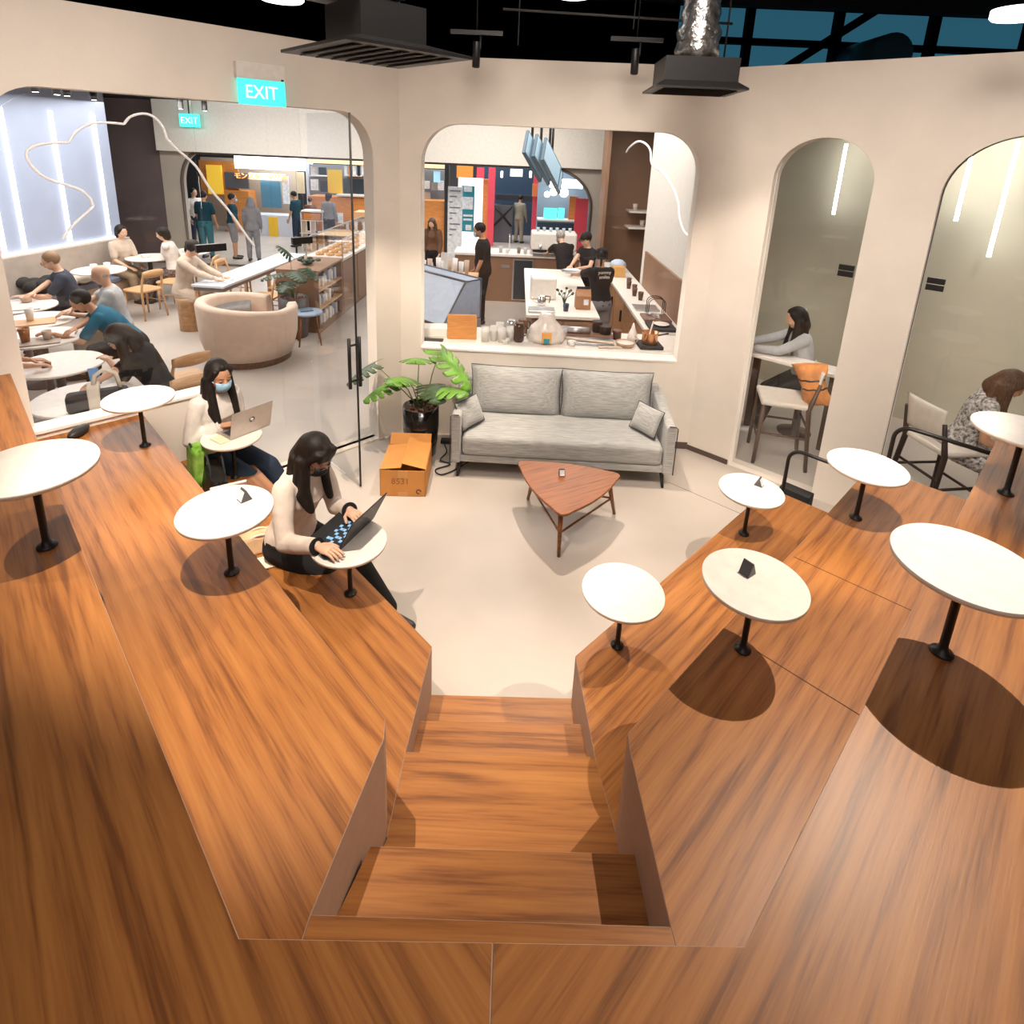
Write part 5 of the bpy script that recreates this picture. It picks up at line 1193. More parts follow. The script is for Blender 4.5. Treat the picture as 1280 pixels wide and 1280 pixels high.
bar_chair((4.02, 4.02, 0), math.radians(-35), 'bar chair carrying the woman with long brown hair in the wide arch', MATS['black_brown_wood'], M_cream, .46, .86)
bt = thing('window_bar_table', 'white edged bar table the woman in grey leans on, seen in the narrow arch', 'table', (2.84, 5.54, 0), math.atan2(RD.y, RD.x))
MB().box(-.46, .40, -.10, .16, .84, .88).make('table_top', M_white, bt, bevel=.01)
for x in (-.4, .34): MB().box(x - .03, x + .03, .08, .14, 0, .84).make('leg', M_wenge, bt)
# orange jacket hung over the chair
b = MB(); rr = []
for k in range(10):
    v = k / 9; n = 22
    rr.append([((.15 - .05 * math.sin(v * 3)) * math.cos(2 * PI * i / n) * (1 + .12 * math.sin(i * 3 + k)) + .05 * v, (.06 + .03 * v) * math.sin(2 * PI * i / n) * (1 + .2 * math.sin(i * 2.1 + k * 1.3)) - .06 * math.sin(v * 3), -.36 * v) for i in range(n)])
b.rings(rr); o = b.make('jacket', mat('orange_jacket', (.70, .28, .08), .8, noise=.25, nscale=8)); o.location = (2.78, 5.15, .99); o.rotation_euler = (0, math.radians(-14), math.radians(-40)); tag(o, 'orange jacket with dark stripes hanging over the bar chair in the narrow arch', 'jacket')
for k0 in (3, 5):
    st_ = MB(); rr2 = []
    for k in (k0, k0 + .35):
        v = k / 9; n = 22
        rr2.append([((.155 - .05 * math.sin(v * 3)) * math.cos(2 * PI * i / n) * (1 + .12 * math.sin(i * 3 + k)) + .05 * v, (.065 + .03 * v) * math.sin(2 * PI * i / n) * (1 + .2 * math.sin(i * 2.1 + k * 1.3)) - .06 * math.sin(v * 3), -.36 * v) for i in range(n)])
    st_.rings(rr2); st_.make('stripe', M_blackp, o)
# ================================================================ PEOPLE
SKIN = {'tan': mat('skin_tan', (.52, .27, .16), .5, noise=.05, nscale=6), 'light': mat('skin_light', (.68, .42, .29), .5, noise=.05, nscale=6), 'brown': mat('skin_brown', (.36, .18, .10), .5, noise=.05, nscale=6)}
M_hair = mat('black_hair', (.014, .010, .008), .55, spec=.3, noise=.5, nscale=30, stretch=(6, 6, .6), bump=.15, bscale=60)
M_hairb = mat('brown_hair', (.085, .045, .025), .55, spec=.3, noise=.5, nscale=30, stretch=(6, 6, .6), bump=.15, bscale=60)
M_grey_hair = mat('grey_hair', (.35, .33, .31), .6, noise=.3, nscale=30)
M_eye = mat('eye_white', (.75, .73, .70), .3); M_iris = mat('dark_iris', (.02, .012, .01), .2); M_lip = mat('lip', (.42, .14, .12), .5)
def remesh(mb, vox, smooth=7):
    me = bpy.data.meshes.new('t'); bmesh.ops.recalc_face_normals(mb.bm, faces=mb.bm.faces); mb.bm.to_mesh(me); mb.bm.free()
    o = bpy.data.objects.new('t', me); COL.objects.link(o)
    r = o.modifiers.new('r', 'REMESH'); r.mode = 'VOXEL'; r.voxel_size = vox; r.use_smooth_shade = True
    s = o.modifiers.new('s', 'SMOOTH'); s.factor = .5; s.iterations = smooth
    me2 = bpy.data.meshes.new_from_object(o.evaluated_get(bpy.context.evaluated_depsgraph_get()))
    bpy.data.objects.remove(o); bpy.data.meshes.remove(me)
    return me2
def mobj(name, me, mats, parent):
    me.materials.clear()
    for m in mats: me.materials.append(m)
    o = bpy.data.objects.new(name, me); COL.objects.link(o); o.parent = parent; me.name = name
    return o
def ik(a, c, l1, l2, pole):
    d = c - a; L = min(d.length, (l1 + l2) * .999); d.normalize()
    x = (l1 * l1 - l2 * l2 + L * L) / (2 * L); h = math.sqrt(max(l1 * l1 - x * x, 0))
    p = pole - d * pole.dot(d); p.normalize()
    return a + d * x + p * h, a + d * L
def hand(b, w, fdir, ndir, side, r=1.0, curl=.5, mi=0):
    """five fingered hand: w wrist, fdir finger direction, ndir back-of-hand direction, side = +1 when the thumb sits on fdir x ndir side"""
    f = fdir.normalized(); n = (ndir - f * ndir.dot(f)).normalized(); s = f.cross(n) * side
    pc = w + f * .045 * r
    # palm: a flattened wedge wider at the knuckles
    rings = []
    for t, wd, th in ((-.01, .022, .020), (.02, .030, .016), (.055, .040, .014), (.082, .040, .011), (.09, .034, .008)):
        rings.append([w + f * t * r + s * wd * r * math.cos(2 * PI * i / 12) + n * th * r * math.sin(2 * PI * i / 12) for i in range(12)])
    b.rings(rings, mi)
    for k, (o, L) in enumerate(((.028, .072), (.010, .080), (-.010, .075), (-.028, .060))):
        p0 = w + f * .078 * r + s * o * r; a = curl * (.35 + .05 * k); spread = s * (o * .8)
        d1 = (f * math.cos(a) - n * math.sin(a) + spread).normalized(); p1 = p0 + d1 * L * .45 * r
        d2 = (f * math.cos(a * 2.2) - n * math.sin(a * 2.2) + spread * .6).normalized(); p2 = p1 + d2 * L * .32 * r
        d3 = (f * math.cos(a * 3) - n * math.sin(a * 3)).normalized(); p3 = p2 + d3 * L * .24 * r
        b.tube([p0 - d1 * .012 * r, p0, p1, p2, p3, p3 + d3 * .006 * r], [.0085 * r, .0092 * r, .0082 * r, .0075 * r, .0065 * r, .002 * r], 8, mi)
    q0 = w + f * .022 * r + s * .026 * r; d = (f * .62 + s * .75 - n * .22).normalized(); q1 = q0 + d * .032 * r; d2 = (f * .9 + s * .25 - n * .3).normalized(); q2 = q1 + d2 * .028 * r; q3 = q2 + d2 * .020 * r
    b.tube([q0 - d * .015 * r, q0, q1, q2, q3, q3 + d2 * .005 * r], [.012 * r, .0125 * r, .0105 * r, .0095 * r, .0075 * r, .002 * r], 8, mi)
def person(label, head_at, heading, pose='sit', seat_z=.45, scale=1.0, lean=.25, head_pitch=.35, head_yaw=0., hands=None, feet=None, skin='tan', top=None, sleeve=1.0,
           bottom=None, leg_len=1.0, hair='long', hair_m=None, mask=None, cap=None, glasses=False, shoe=None, extra=None, near=False, group=None, skirt=False, nocuff=True, twist=0., female=True, elbow_out=.35, shoulder_w=1.0, root=None):
    """pose is solved in a local frame: +Y forward, z up, origin on the floor under the pelvis. head_at = world xy of the head centre"""
    S = scale; V = Vector
    zp = (seat_z + .095 * S) if pose == 'sit' else .90 * S
    pel = V((0, 0, zp)); up = V((0, math.sin(lean), math.cos(lean)))
    ch = pel + up * .30 * S; l2 = lean * 1.25; up2 = V((0, math.sin(l2), math.cos(l2))); nb = ch + up2 * .20 * S
    l3 = lean * .8 + head_pitch * .35; up3 = V((0, math.sin(l3), math.cos(l3))); hb = nb + up3 * .075 * S
    Hm = Matrix.Rotation(head_yaw, 4, 'Z') @ Matrix.Rotation(-head_pitch, 4, 'X'); hc = hb + (Hm @ V((0, .022, .095))) * S
    ry = math.cos(heading - PI / 2), math.sin(heading - PI / 2)
    off = Matrix.Rotation(heading - PI / 2, 4, 'Z') @ V((hc.x, hc.y, 0))
    loc = V((head_at[0] - off.x, head_at[1] - off.y, 0)) if root is None else V(root)
    t = thing('person', label, 'person', loc, heading - PI / 2, group)
    inv = Matrix.Rotation(-(heading - PI / 2), 4, 'Z') @ Matrix.Translation(-loc)
    sx = Vector((1, 0, 0)); wS = (.165 if female else .19) * S * shoulder_w
    sh = {s: nb - up2 * .045 * S + V((s * wS, 0, 0)) for s in (-1, 1)}
    hip = {s: pel + V((s * .088 * S, 0, -.015 * S)) for s in (-1, 1)}
    UA, FA, TH, SK = .275 * S, .245 * S, .40 * S, .40 * S
    arm = {}
    for s in (-1, 1):
        tgt = (hands or {}).get(s)
        if tgt is None: tgt = sh[s] + V((s * .03, .12, -.50)) * S if pose == 'stand' else V((s * .12, .33, zp + .08))
        else: tgt = inv @ V(tgt)
        e, w = ik(sh[s], tgt, UA, FA, V((s * elbow_out, -.35, -1)))
        arm[s] = (e, w, tgt)
    leg = {}
    for s in (-1, 1):
        ft = (feet or {}).get(s)
        if ft is None: ft = V((s * .10, (.42 if pose == 'sit' else .02), .075 * S))
        else: ft = inv @ V(ft)
        k, a = ik(hip[s], ft, TH, SK, V((s * .05, 1, .6 if pose == 'sit' else 0)))
        leg[s] = (k, a)
    vox = .0075 if near else .011
    def torso(b, g=0., z0=-.09, z1=.53, waist=1.0):
        prof = [(-.09, .125, .095, 0), (-.03, .165, .115, 0), (.06, .158, .110, 0), (.14, .132, .092, 0), (.20, .124, .088, 0), (.28, .138, .100, .008), (.36, .150, .112, .016 if female else .006), (.43, .158, .098, .006), (.485, .140, .075, 0), (.52, .075, .058, 0), (.55, .050, .05, 0)]
        if not female: prof = [(-.09, .125, .10, 0), (-.03, .160, .12, 0), (.06, .158, .122, .005), (.14, .150, .118, .012), (.20, .148, .112, .01), (.28, .158, .112, .005), (.36, .172, .115, .005), (.43, .180, .102, 0), (.485, .155, .078, 0), (.52, .08, .06, 0), (.55, .055, .05, 0)]
        R = []
        for z, w_, d_, fy in prof:
            if z < z0 - .001 or z > z1 + .001: continue
            zz = z * S
            if z <= .30: c = pel + up * zz; u_ = up
            else: c = ch + up2 * (zz - .30 * S); u_ = up2
            fw = V((0, u_.z, -u_.y)); c = c + fw * fy * S
            ww = (w_ * S) * (shoulder_w if z > .3 else 1) + g; dd = d_ * S + g
            R.append([c + sx * ww * math.cos(2 * PI * i / 24) + fw * dd * math.sin(2 * PI * i / 24) for i in range(24)])
        b.rings(R)
    # ---- body
    b = MB(); torso(b)
    for s in (-1, 1):
        e, w, tgt = arm[s]
        b.capsule(sh[s] - sx * s * .02 * S, sh[s] + (e - sh[s]) * .4, .050 * S, .043 * S); b.capsule(sh[s] + (e - sh[s]) * .3, e, .043 * S, .036 * S); b.capsule(e, e + (w - e) * .35, .037 * S, .036 * S); b.capsule(e + (w - e) * .3, w, .036 * S, .024 * S)
        k, a = leg[s]
        b.capsule(hip[s], hip[s] + (k - hip[s]) * .5, .085 * S, .074 * S); b.capsule(hip[s] + (k - hip[s]) * .4, k, .074 * S, .052 * S); b.capsule(k, k + (a - k) * .35, .053 * S, .055 * S); b.capsule(k + (a - k) * .3, a, .055 * S, .034 * S)
        b.capsule(a + V((0, -.02, -.035)) * S, a + V((0, .13, -.05)) * S, .032 * S, .024 * S)
    b.capsule(nb - up3 * .02 * S, hc - (Hm @ V((0, .02, .03))) * S, .050 * S, .046 * S)
    HM = Matrix.Translation(hc) @ Hm
    b.T = HM
    b.ball((0, -.008 * S, .018 * S), .082 * S, sx=.90, sy=1.14, sz=1.12, n=24)
    b.ball((0, .012 * S, -.035 * S), .066 * S, sx=.90, sy=1.05, sz=1.15, n=20)
    b.ball((0, .048 * S, -.085 * S), .022 * S, n=12)
    b.capsule((0, .080 * S, .012 * S), (0, .098 * S, -.022 * S), .008 * S, .0125 * S)
    for s in (-1, 1): b.ball((s * .033 * S, .066 * S, -.030 * S), .024 * S, n=12); b.ball((s * .074 * S, -.004 * S, -.008 * S), .022 * S, sx=.35, sy=.75, sz=1.2, n=12)
    b.T = Matrix.Identity(4)
    body = remesh(b, vox)
    b = MB(); b.bm.from_mesh(body)
    for s in (-1, 1):
        e, w, tgt = arm[s]; fd = (w - e).normalized(); fd = (fd + V((0, .1, -.05))).normalized(); nd = V((0, 0, 1)) if abs(fd.z) < .85 else V((0, -1, 0))
        if abs(fd.z) < .85: fd = (fd * V((1, 1, .45))).normalized()
        else: nd = V((s, 0, 0))
        hand(b, w, fd, nd, -s, S * .98, .55)
    b.T = HM
    for s in (-1, 1):
        b.ball((s * .031 * S, .078 * S, .004 * S), .0120 * S, sx=1.15, sy=.7, sz=.60, n=12, mi=1); b.ball((s * .031 * S, .0835 * S, .003 * S), .0098 * S, sy=.6, sz=.8, n=10, mi=2); b.capsule((s * .018 * S, .086 * S, .0105 * S), (s * .044 * S, .080 * S, .0105 * S), .0028 * S, .0022 * S, 8, 2)
        b.capsule((s * .018 * S, .088 * S, .026 * S), (s * .045 * S, .078 * S, .029 * S), .0045 * S, .0032 * S, 8, 4)
    b.capsule((-.020 * S, .0825 * S, -.050 * S), (.020 * S, .0825 * S, -.050 * S), .0045 * S, .0045 * S, 8, 3); b.ball((0, .087 * S, -.050 * S), .010 * S, sx=1.5, sy=.7, sz=.75, n=10, mi=3)
    b.T = Matrix.Identity(4)
    me = bpy.data.meshes.new('body'); b.bm.to_mesh(me); b.bm.free()
    for p in me.polygons: p.use_smooth = True
    mobj('body', me, [SKIN[skin], M_eye, M_iris, M_lip, hair_m or M_hair], t)
    # ---- top
    g = .013
    if top is not None:
        b = MB(); torso(b, g + .002, -.03 if pose == 'sit' else -.06, .525)
        for s in (-1, 1):
            e, w, _ = arm[s]
            b.capsule(sh[s] - sx * s * .02 * S, sh[s] + (e - sh[s]) * .4, .052 * S + g, .046 * S + g)
            if sleeve > .5:
                b.capsule(sh[s] + (e - sh[s]) * .3, e, .044 * S + g, .038 * S + g)
                w2 = e + (w - e) * min(1, (sleeve - .5) * 2 * .96); b.capsule(e, w2, .040 * S + g, .030 * S + g, flat=1)
            else:
                b.capsule(sh[s] + (e - sh[s]) * .3, sh[s] + (e - sh[s]) * (.35 + sleeve), .046 * S + g, .044 * S + g)
        me = remesh(b, vox, 6); o = mobj('shirt', me, [top], t); tx_ = o.modifiers.new('folds', 'DISPLACE')
        tex = bpy.data.textures.get('folds') or bpy.data.textures.new('folds', 'CLOUDS'); tex.noise_scale = .09; tx_.texture = tex; tx_.strength = .012; tx_.mid_level = .5
        if near:
            for s in (-1, 1):
                if sleeve > .8:
                    e, w, _ = arm[s]; d = (w - e).normalized(); w2 = e + (w - e) * .93
                    MB().tube([w2 - d * .012, w2 + d * .006, w2 + d * .016], [.036 * S, .045 * S, .046 * S], 20).make('cuff', extra.get('cuff', top) if extra else top, o)
    # ---- bottom
    if bottom is not None:
        b = MB(); torso(b, g + .004, -.09, .10)
        for s in (-1, 1):
            k, a = leg[s]; m1 = hip[s] + (k - hip[s]) * .5
            b.capsule(hip[s], m1, .088 * S + g, .078 * S + g); b.capsule(m1, k, .078 * S + g, .060 * S + g)
            if leg_len > .5: b.capsule(k, k + (a - k) * ((leg_len - .5) * 2 * .93), .060 * S + g, .046 * S + g)
        if skirt: b.capsule((hip[-1] + hip[1]) / 2, (leg[-1][0] + leg[1][0]) / 2 + V((0, -.04, 0)), .11, .11)
        mobj('skirt' if skirt else 'trousers', remesh(b, vox, 6), [bottom], t)
    # ---- shoes
    for s in (-1, 1):
        k, a = leg[s]; b = MB(); b.capsule(a + V((0, -.035, -.045)) * S, a + V((0, .06, -.05)) * S, .040 * S, .042 * S); b.capsule(a + V((0, .06, -.052)) * S, a + V((0, .15, -.056)) * S, .042 * S, .032 * S)
        mobj('shoe', remesh(b, .012, 2), [shoe or M_shoe], t)
    # ---- hair
    hm = hair_m or M_hair; b = MB(); b.T = HM
    if hair != 'bald':
        b.ball((0, -.024 * S, .030 * S), .090 * S, sx=.95, sy=1.08, sz=1.08, n=24)
        if hair in ('long', 'longfringe', 'ponytail', 'bob', 'bun'):
            for s in (-1, 1): b.capsule((s * .055 * S, .038 * S, .060 * S), (s * .078 * S, .010 * S, -.02 * S), .026 * S, .018 * S)
            b.capsule((0, .040 * S, .088 * S), (0, -.03 * S, .10 * S), .028 * S, .03 * S)
        if hair == 'longfringe':
            for i in range(7): x = -.052 + i * .0173; b.capsule((x * S, .058 * S, .078 * S), (x * 1.12 * S, .083 * S - abs(x) * .25 * S, .034 * S), .017 * S, .011 * S)
        if hair in ('long', 'longfringe'):
            b.capsule((0, -.06 * S, .02 * S), (0, -.070 * S, -.10 * S), .072 * S, .070 * S)
        if hair == 'bob': b.capsule((0, -.05 * S, .01 * S), (0, -.05 * S, -.07 * S), .078 * S, .070 * S)
        if hair == 'ponytail': b.ball((0, -.11 * S, .03 * S), .03 * S, n=12)
        if hair == 'bun': b.ball((0, -.115 * S, .05 * S), .045 * S, n=14)
        b.T = Matrix.Identity(4)
        if hair in ('long', 'longfringe'):
            bk = HM @ V((0, -.075 * S, -.08 * S)); bd_ = nb + V((0, -.095, -.16)) * S
            for i in range(7):
                x = (-.06 + .02 * i) * S; b.capsule(bk + V((x, 0, 0)), bd_ + V((x * 1.5, .01 * abs(i - 3), -.01 * (i % 3))), .034 * S, .018 * S)
            for s in (-1, 1):
                p0 = HM @ V((s * .075 * S, .0, -.02 * S)); p1 = nb + V((s * .085, .075, -.06)) * S; p2 = nb + V((s * .082, .125, -.20)) * S
                b.capsule(p0, p1, .028 * S, .034 * S); b.capsule(p1, p2 + V((0, -.01, .02)), .034 * S, .022 * S); b.capsule(p1 + V((s * .02, -.02, -.02)) * S, p2 + V((s * .02, -.02, .03)) * S, .028 * S, .012 * S); b.capsule(p0 + V((s * .008, -.03, 0)), nb + V((s * .11, .02, -.10)) * S, .028 * S, .020 * S)
        if hair == 'ponytail':
            p0 = HM @ V((0, -.12 * S, .02 * S)); b.capsule(p0, p0 + V((0, -.03, -.12)) * S, .026 * S, .020 * S); b.capsule(p0 + V((0, -.03, -.11)) * S, p0 + V((0, -.01, -.24)) * S, .021 * S, .008 * S)
        mobj('hair', remesh(b, vox, 6), [hm], t)
    else:
        b.bm.free(); b = MB(); b.T = HM
        for s in (-1, 1): b.ball((s * .066 * S, -.04 * S, -.012 * S), .022 * S, sx=.4, sy=1.7, sz=.8, n=10)
        b.make('hair', M_grey_hair, t)
    if mask is not None:
        b = MB(); b.T = HM; R = []
        for i in range(9):
            a = -1.05 + 2.1 * i / 8; x = .070 * S * math.sin(a); y = (.012 + .088 * math.cos(a) ** .8) * S
            R.append([(x, y, -.012 * S), (x * .98, y + .012 * S, -.03 * S), (x * .95, y + .012 * S, -.062 * S), (x * .85, y - .004 * S, -.092 * S), (x * .85, y - .007 * S, -.090 * S), (x * .95, y + .009 * S, -.06 * S), (x * .98, y + .008 * S, -.03 * S), (x, y - .003 * S, -.014 * S)])
        b.rings(R); o = b.make('face_mask', mask, t)
        b = MB(); b.T = HM
        for s in (-1, 1): b.tube([(s * .062 * S, .052 * S, -.02 * S), (s * .082 * S, -.005 * S, .0), (s * .084 * S, -.012 * S, -.02 * S), (s * .060 * S, .048 * S, -.075 * S)], .0015, 5)
        b.make('ear_loop', mask, o)
        if near: b = MB(); b.T = HM; b.capsule((-.035 * S, .098 * S, -.016 * S), (.035 * S, .098 * S, -.016 * S), .003, .003, 6); b.make('nose_wire', M_steel, o)
    if cap is not None:
        b = MB(); b.T = HM; b.lathe([(.094 * S, .030 * S), (.094 * S, .062 * S), (.080 * S, .100 * S), (.045 * S, .122 * S), (.004 * S, .128 * S)], (0, -.018 * S, 0), n=24, sx=.94, sy=1.12)
        b.rings([[(.078 * S * math.sin(a), (.065 + k * math.cos(a)) * S, z * S) for a in [-1.2 + 2.4 * i / 10 for i in range(11)]] for k, z in ((.0, .034), (.085, .026), (.085, .030), (.0, .040))], sm=False)
        b.make('cap', cap, t)
    if glasses:
        b = MB(); b.T = HM
        for s in (-1, 1):
            b.tube([(s * .032 * S + .022 * S * math.cos(a), .102 * S, .003 * S + .017 * S * math.sin(a)) for a in [i * PI / 6 for i in range(12)]], .0018, 5, closed=True); b.tube([(s * .054 * S, .100 * S, .006 * S), (s * .078 * S, .0, .006 * S)], .0016, 5)
        b.tube([(-.01 * S, .102 * S, .006 * S), (.01 * S, .102 * S, .006 * S)], .0016, 5); b.make('glasses', M_black, t)
    t['pose_info'] = 0; del t['pose_info']
    return t, dict(sh=sh, nb=nb, hc=hc, HM=HM, pel=pel, up=up, up2=up2, leg=leg, arm=arm, ch=ch)
F_ = lambda n, c, **k: mat(n, c, .85, spec=.2, noise=.08, nscale=12, bump=.1, bscale=14, **k)
C_white = F_('white_blouse_cloth', (.72, .67, .62)); C_cream = F_('cream_knit', (.66, .57, .50)); C_black = F_('black_cloth', (.018, .017, .018)); C_teal = F_('teal_cloth', (.025, .13, .21)); C_navyp = F_('dark_polo_cloth', (.05, .06, .085))
C_grey = F_('grey_cloth', (.22, .22, .24)); C_lgrey = F_('light_grey_cloth', (.45, .46, .47)); C_jean = F_('dark_denim', (.03, .045, .075)); C_khaki = F_('khaki_cloth', (.30, .22, .14)); C_beige = F_('beige_cloth', (.58, .47, .38)); C_brown = F_('brown_cloth', (.16, .08, .05))
C_dteal = F_('dark_teal_cloth', (.01, .05, .075)); C_print = mat('printed_grey_dress', (.40, .38, .36), .85, noise=.8, nscale=40)
M_bluemask = mat('blue_mask', (.35, .62, .82), .8, bump=.3, bscale=50, stretch=(.1, .1, 1)); M_blackmask = mat('black_mask', (.02, .02, .022), .8)
M_sneak = mat('white_sneaker', (.65, .62, .6), .6)

# 1. woman in the blue mask behind the silver laptop
h1 = math.atan2(-.40, .83)
p1, i1 = person('woman in a white blouse and light blue face mask typing on a silver laptop', (-2.06, 3.88), h1, seat_z=.45, scale=.96, lean=.16, head_pitch=.26, head_yaw=-.15,
       hands={1: (-2.03, 3.79, .82), -1: (-1.955, 3.925, .82)}, feet={1: (-1.70, 3.86, .07), -1: (-1.64, 4.02, .07)}, skin='tan', top=C_white, sleeve=.95, bottom=C_jean, hair='long', mask=M_bluemask, near=True)
# 2. woman with the black laptop
h2 = math.atan2(-.36, .93)
p2, i2 = person('dark haired woman in a cream sweater and black mask with one hand on a mouse', (-1.045, 2.90), h2, seat_z=.45, scale=.97, lean=.24, head_pitch=.58, head_yaw=-.05,
       hands={1: (-.935, 2.555, .815), -1: (-.86, 2.87, .815)}, feet={1: (-.69, 2.82, .07), -1: (-.66, 2.95, .07)}, skin='light', top=C_cream, sleeve=.95, bottom=C_black, skirt=False, hair='longfringe', mask=M_blackmask, near=True, extra={'cuff': C_black})
# 3.. lounge
def L3(px, py, z): v = at(px, py, z); return (v.x, v.y)
person('grey haired man in a dark polo shirt and glasses eating at the banquette side', L3(64, 333, 1.12), math.radians(-140), lean=.18, head_pitch=.35, hands={1: (-5.85, 6.75, .80), -1: (-6.0, 6.95, .80)}, skin='light', top=C_navyp, sleeve=.35, bottom=C_black, hair='short', hair_m=mat('sandy_hair', (.25, .15, .08), .5), glasses=True, female=False)
person('bald older man in a light grey sleeveless top seated behind the man in teal', L3(127, 352, 1.12), math.radians(-150), lean=.12, head_pitch=.25, hands={1: (-5.0, 6.15, .80), -1: (-4.95, 6.3, .8)}, skin='light', top=C_lgrey, sleeve=.3, bottom=C_khaki, hair='bald', female=False)
person('man in a teal T-shirt with dark hair bending low over a round cafe table', L3(101, 380, 1.03), math.radians(-150), lean=.62, head_pitch=.55, hands={1: (-4.38, 5.22, .80), -1: (-4.62, 5.62, .80)}, skin='tan', top=C_teal, sleeve=.38, bottom=C_black, hair='short', female=False)
p6, i6 = person('woman in black with long dark hair leaning over her phone behind the low wall', L3(150, 428, 1.08), math.radians(-165), lean=.36, head_pitch=.80, hands={1: tuple(at(120, 478, .84)), -1: tuple(at(136, 450, .88))}, skin='light', top=C_black, sleeve=.6, bottom=C_black, hair='long', near=True)
person('guest in brown and patterned trousers mostly hidden by the left window jamb', (-4.47, 4.52), math.radians(45), lean=.20, hands={1: (-4.10, 4.80, .79), -1: (-4.24, 4.92, .79)}, skin='tan', top=C_brown, sleeve=.3, bottom=mat('patterned_brown_trousers', (.16, .08, .05), .8, noise=.8, nscale=30), hair='short', female=False)
person('far woman in beige with short dark hair seated on the banquette', L3(152, 292, 1.15), math.radians(-20), lean=.12, scale=.97, head_pitch=.2, skin='light', top=C_beige, sleeve=.4, bottom=C_khaki, hair='bob')
person('far woman in a white top seated beside the light wooden chair', L3(203, 294, 1.15), math.radians(-165), lean=.15, scale=.97, head_pitch=.25, hands={1: (-6.0, 10.25, .80), -1: (-6.0, 10.4, .80)}, skin='light', top=C_white, sleeve=.35, bottom=mat('patterned_skirt', (.12, .09, .08), .8, noise=.8, nscale=30), hair='bob')
person('woman in beige reading at the near end of the communal table', (-4.62, 8.35), math.radians(0), seat_z=.50, lean=.22, head_pitch=.6, hands={1: (-4.28, 8.25, .80), -1: (-4.28, 8.45, .80)}, skin='light', top=C_beige, sleeve=.9, bottom=C_beige, hair='ponytail')
obj_at(MB().cbox((0, 0, .005), (.07, .145, .008)), 'phone', M_blackp, (-4.16, 4.92, .7515), .7, 'dark phone between the forearms of the half hidden guest in brown', 'phone', bevel=.002)
q_ = at(118, 468, .89)
o = MB().cbox((0, 0, 0), (.075, .15, .01)).make('phone', mat('blue_phone', (.15, .35, .7), .3), bevel=.002); o.location = (q_.x, q_.y, .875); o.rotation_euler = (.7, .2, .9); tag(o, 'blue phone held in both hands by the woman in black', 'phone')
# stool under her
obj_at(MB().lathe([(.17, 0), (.17, .46), (.19, .47), (.19, .50), (.01, .505)], n=24), 'round_pouf', M_oak, (-4.75, 8.35, 0), 0, 'timber stool under the woman reading at the communal table', 'stool')
# hidden seats of the lounge guests
for k, (x, y, a, lab) in enumerate(((-4.15, 5.93, math.radians(120), 'light wooden chair under the man in teal'), (-4.48, 6.38, math.radians(120), 'light wooden chair under the bald older man'), (-3.0, 4.75, math.radians(112), 'light wooden chair under the woman in black'))): pass
# standing customers of the food court
SC_ = .90
def stander(label, px, Y, heading, **k):
    p = onY(px, 250, Y); return person(label, (p.x, p.y), heading, pose='stand', scale=SC_ * k.pop('sc', 1), lean=k.pop('lean', .04), **k)
stander('customer in a dark teal polo shirt seen from behind under the yellow stall panel', 255, 13.6, math.radians(85), skin='tan', top=C_dteal, sleeve=.4, bottom=mat('teal_trousers', (.03, .16, .20), .8), hair='short', female=False, head_pitch=.1, sc=1.03)
stander('masked customer in a dark navy shirt and grey shorts facing the stall', 291, 13.7, math.radians(20), skin='tan', top=C_dteal, sleeve=.4, bottom=C_grey, leg_len=.5, hair='short', mask=M_bluemask, female=False, head_pitch=.1)
stander('customer in a dark grey headscarf and long grey dress before the stall', 313, 13.5, math.radians(100), skin='tan', top=C_grey, sleeve=.95, bottom=C_grey, hair='long', hair_m=C_grey, head_pitch=.1, sc=.97)
stander('customer in a dark teal shirt and jeans standing by the white counter', 367, 15.6, math.radians(170), skin='tan', top=C_dteal, sleeve=.4, bottom=C_jean, hair='short', female=False, head_pitch=.3, sc=.97)
stander('customer in a charcoal jacket before the orange stall', 411, 15.2, math.radians(80), skin='tan', top=C_grey, sleeve=.95, bottom=C_black, hair='bob', head_pitch=.2, sc=.99)
stander('short haired customer with a brown head of hair behind the white rack', 388, 16.0, math.radians(90), skin='light', top=C_brown, sleeve=.9, bottom=C_black, hair='short', hair_m=M_hairb, head_pitch=.2, sc=.85)
stander('customer in white beyond the teal polo shirt at the arch edge', 243, 14.6, math.radians(-30), skin='light', top=C_white, sleeve=.4, bottom=C_jean, hair='short', female=False, head_pitch=.1)
# kitchen staff
stander('staff member in a long black shirt standing behind the display fridge', 600, 9.3, math.radians(185), skin='tan', top=C_black, sleeve=.4, bottom=C_black, hair='short', hair_m=M_hair, mask=M_bluemask, female=False, head_pitch=.35, sc=1.09)
def K3(x, y, z): return (x, y, z)
pk, ik_ = person('staff member in a black shirt with white lettering on the back carrying a round tray', (1.16, 7.75), math.radians(105), pose='stand', scale=.94, lean=.10, head_pitch=.45, head_yaw=-.5, hands={-1: (.86, 8.1, 1.12), 1: (1.25, 8.1, 1.0)}, skin='brown', top=C_black, sleeve=.4, bottom=C_grey, hair='ponytail', cap=C_black, female=True)
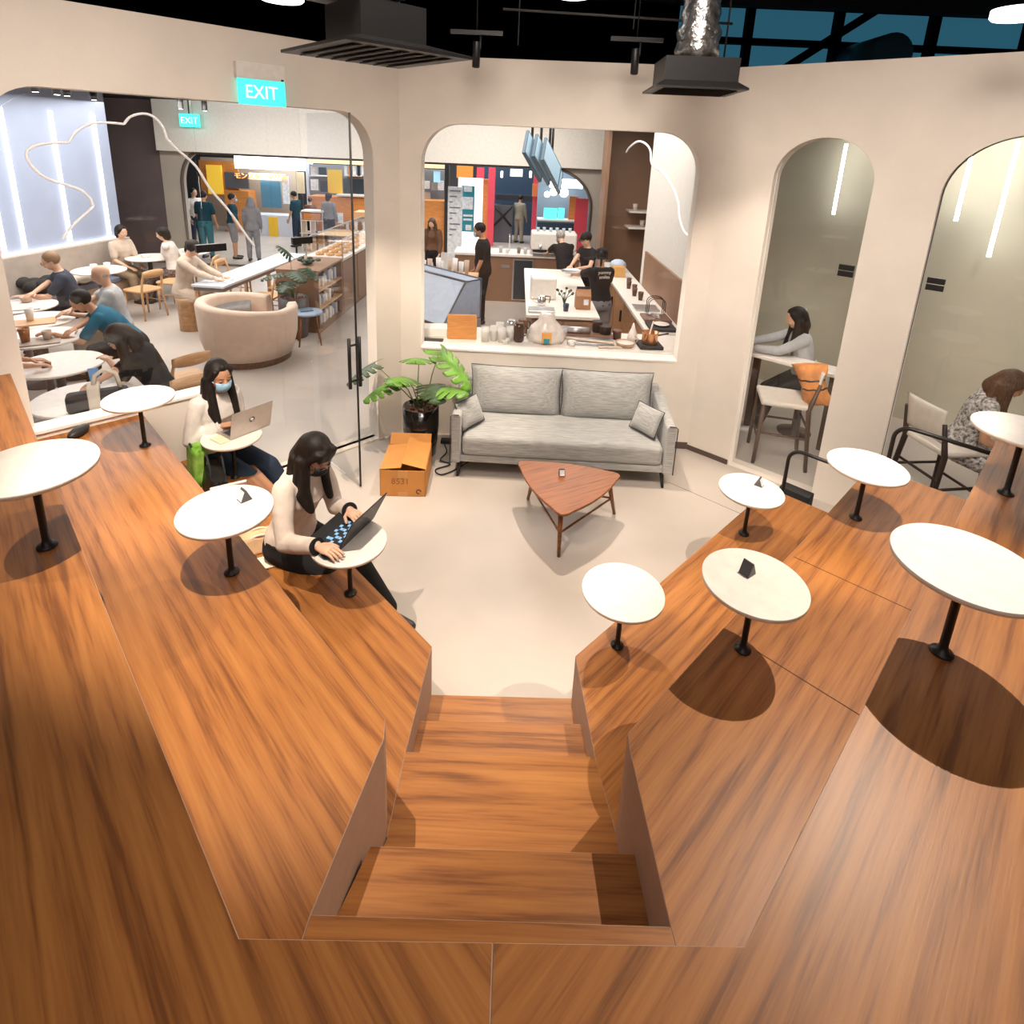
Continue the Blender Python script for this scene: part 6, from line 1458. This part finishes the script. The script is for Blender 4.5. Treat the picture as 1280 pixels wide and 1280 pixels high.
# lettering on the shirt back
bk = ik_['ch'] + ik_['up2'] * .13 - Vector((0, .130, 0)); 
text('shirt_lettering', 'yummy\nsmiles', .062, M_white, pk, bk + Vector((0, -.006, 0)), (PI / 2, 0, 0), .001)
obj_at(MB().lathe([(.001, 0), (.15, 0), (.165, .02), (.16, .02), (.147, .006), (.001, .006)], n=32), 'round_tray', M_steel, (.84, 8.28, 1.125), 0, 'round metal tray carried by the staff member with lettering on the back', 'tray')
person('staff member in a black cap and apron holding a tray beside the island', (1.12, 9.30), math.radians(215), pose='stand', scale=.93, lean=.08, head_pitch=.3, hands={1: (.88, 9.05, 1.05), -1: (1.0, 8.95, 1.05)}, skin='light', top=C_black, sleeve=.1, bottom=C_black, hair='short', cap=C_black)
person('staff member in a black shirt bending over the espresso counter', (.78, 10.15), math.radians(110), pose='stand', scale=.92, lean=.45, head_pitch=.6, hands={1: (.9, 10.55, .95), -1: (.55, 10.55, .95)}, skin='light', top=C_black, sleeve=.4, bottom=C_black, hair='short', hair_m=M_grey_hair, mask=M_bluemask, female=False)
stander('distant passer-by in a grey green shirt inside the dark shopfront', 651, 17.9, math.radians(60), skin='tan', top=mat('olive_cloth', (.25, .24, .18), .8), sleeve=.9, bottom=mat('olive_cloth2', (.28, .25, .19), .8), hair='short', female=False, head_pitch=.2, sc=.95)
stander('brown haired customer at the left edge of the kitchen window', 540, 11.4, math.radians(-100), skin='light', top=C_brown, sleeve=.9, bottom=C_black, hair='long', hair_m=M_hairb, head_pitch=.4, sc=.95)
# side room guests
p8, i8 = person('woman in a grey sweater and hair clip working in the narrow arch', (2.885, 5.78), math.radians(170), seat_z=.56, lean=.22, head_pitch=.3, scale=.95, hands={1: (2.50, 5.95, .93), -1: (2.50, 5.75, .93)}, skin='light', top=C_lgrey, sleeve=.95, bottom=C_black, hair='long', shoe=M_sneak)
b = MB(); b.T = i8['HM']
for k in range(3): b.ball((.03, -.118, .02 + k * .018), .009, n=8)
b.make('hair_clip', M_white, p8)
obj_at(MB().lathe([(.16, 0), (.17, .02), (.03, .05), (.03, .50), (.17, .53), (.17, .56), (.01, .565)], n=24), 'bar_stool', M_wenge, (3.06, 5.75, 0), 0, 'dark stool under the woman in the grey sweater', 'stool')
obj_at(MB().box(-.13, .13, -.09, .09, 0, .02), 'blue_folder', mat('blue_folder_cover', (.06, .12, .30), .5), (2.42, 5.90, .881), .3, 'blue folder on the bar table in front of the woman in the grey sweater', 'folder')
person('long brown haired woman in a printed grey dress at the right edge', (3.93, 4.33), math.radians(-30), seat_z=.50, lean=.25, head_pitch=.65, scale=.97, skin='tan', top=C_print, sleeve=.02, bottom=C_print, skirt=True, hair='long', hair_m=M_hairb)
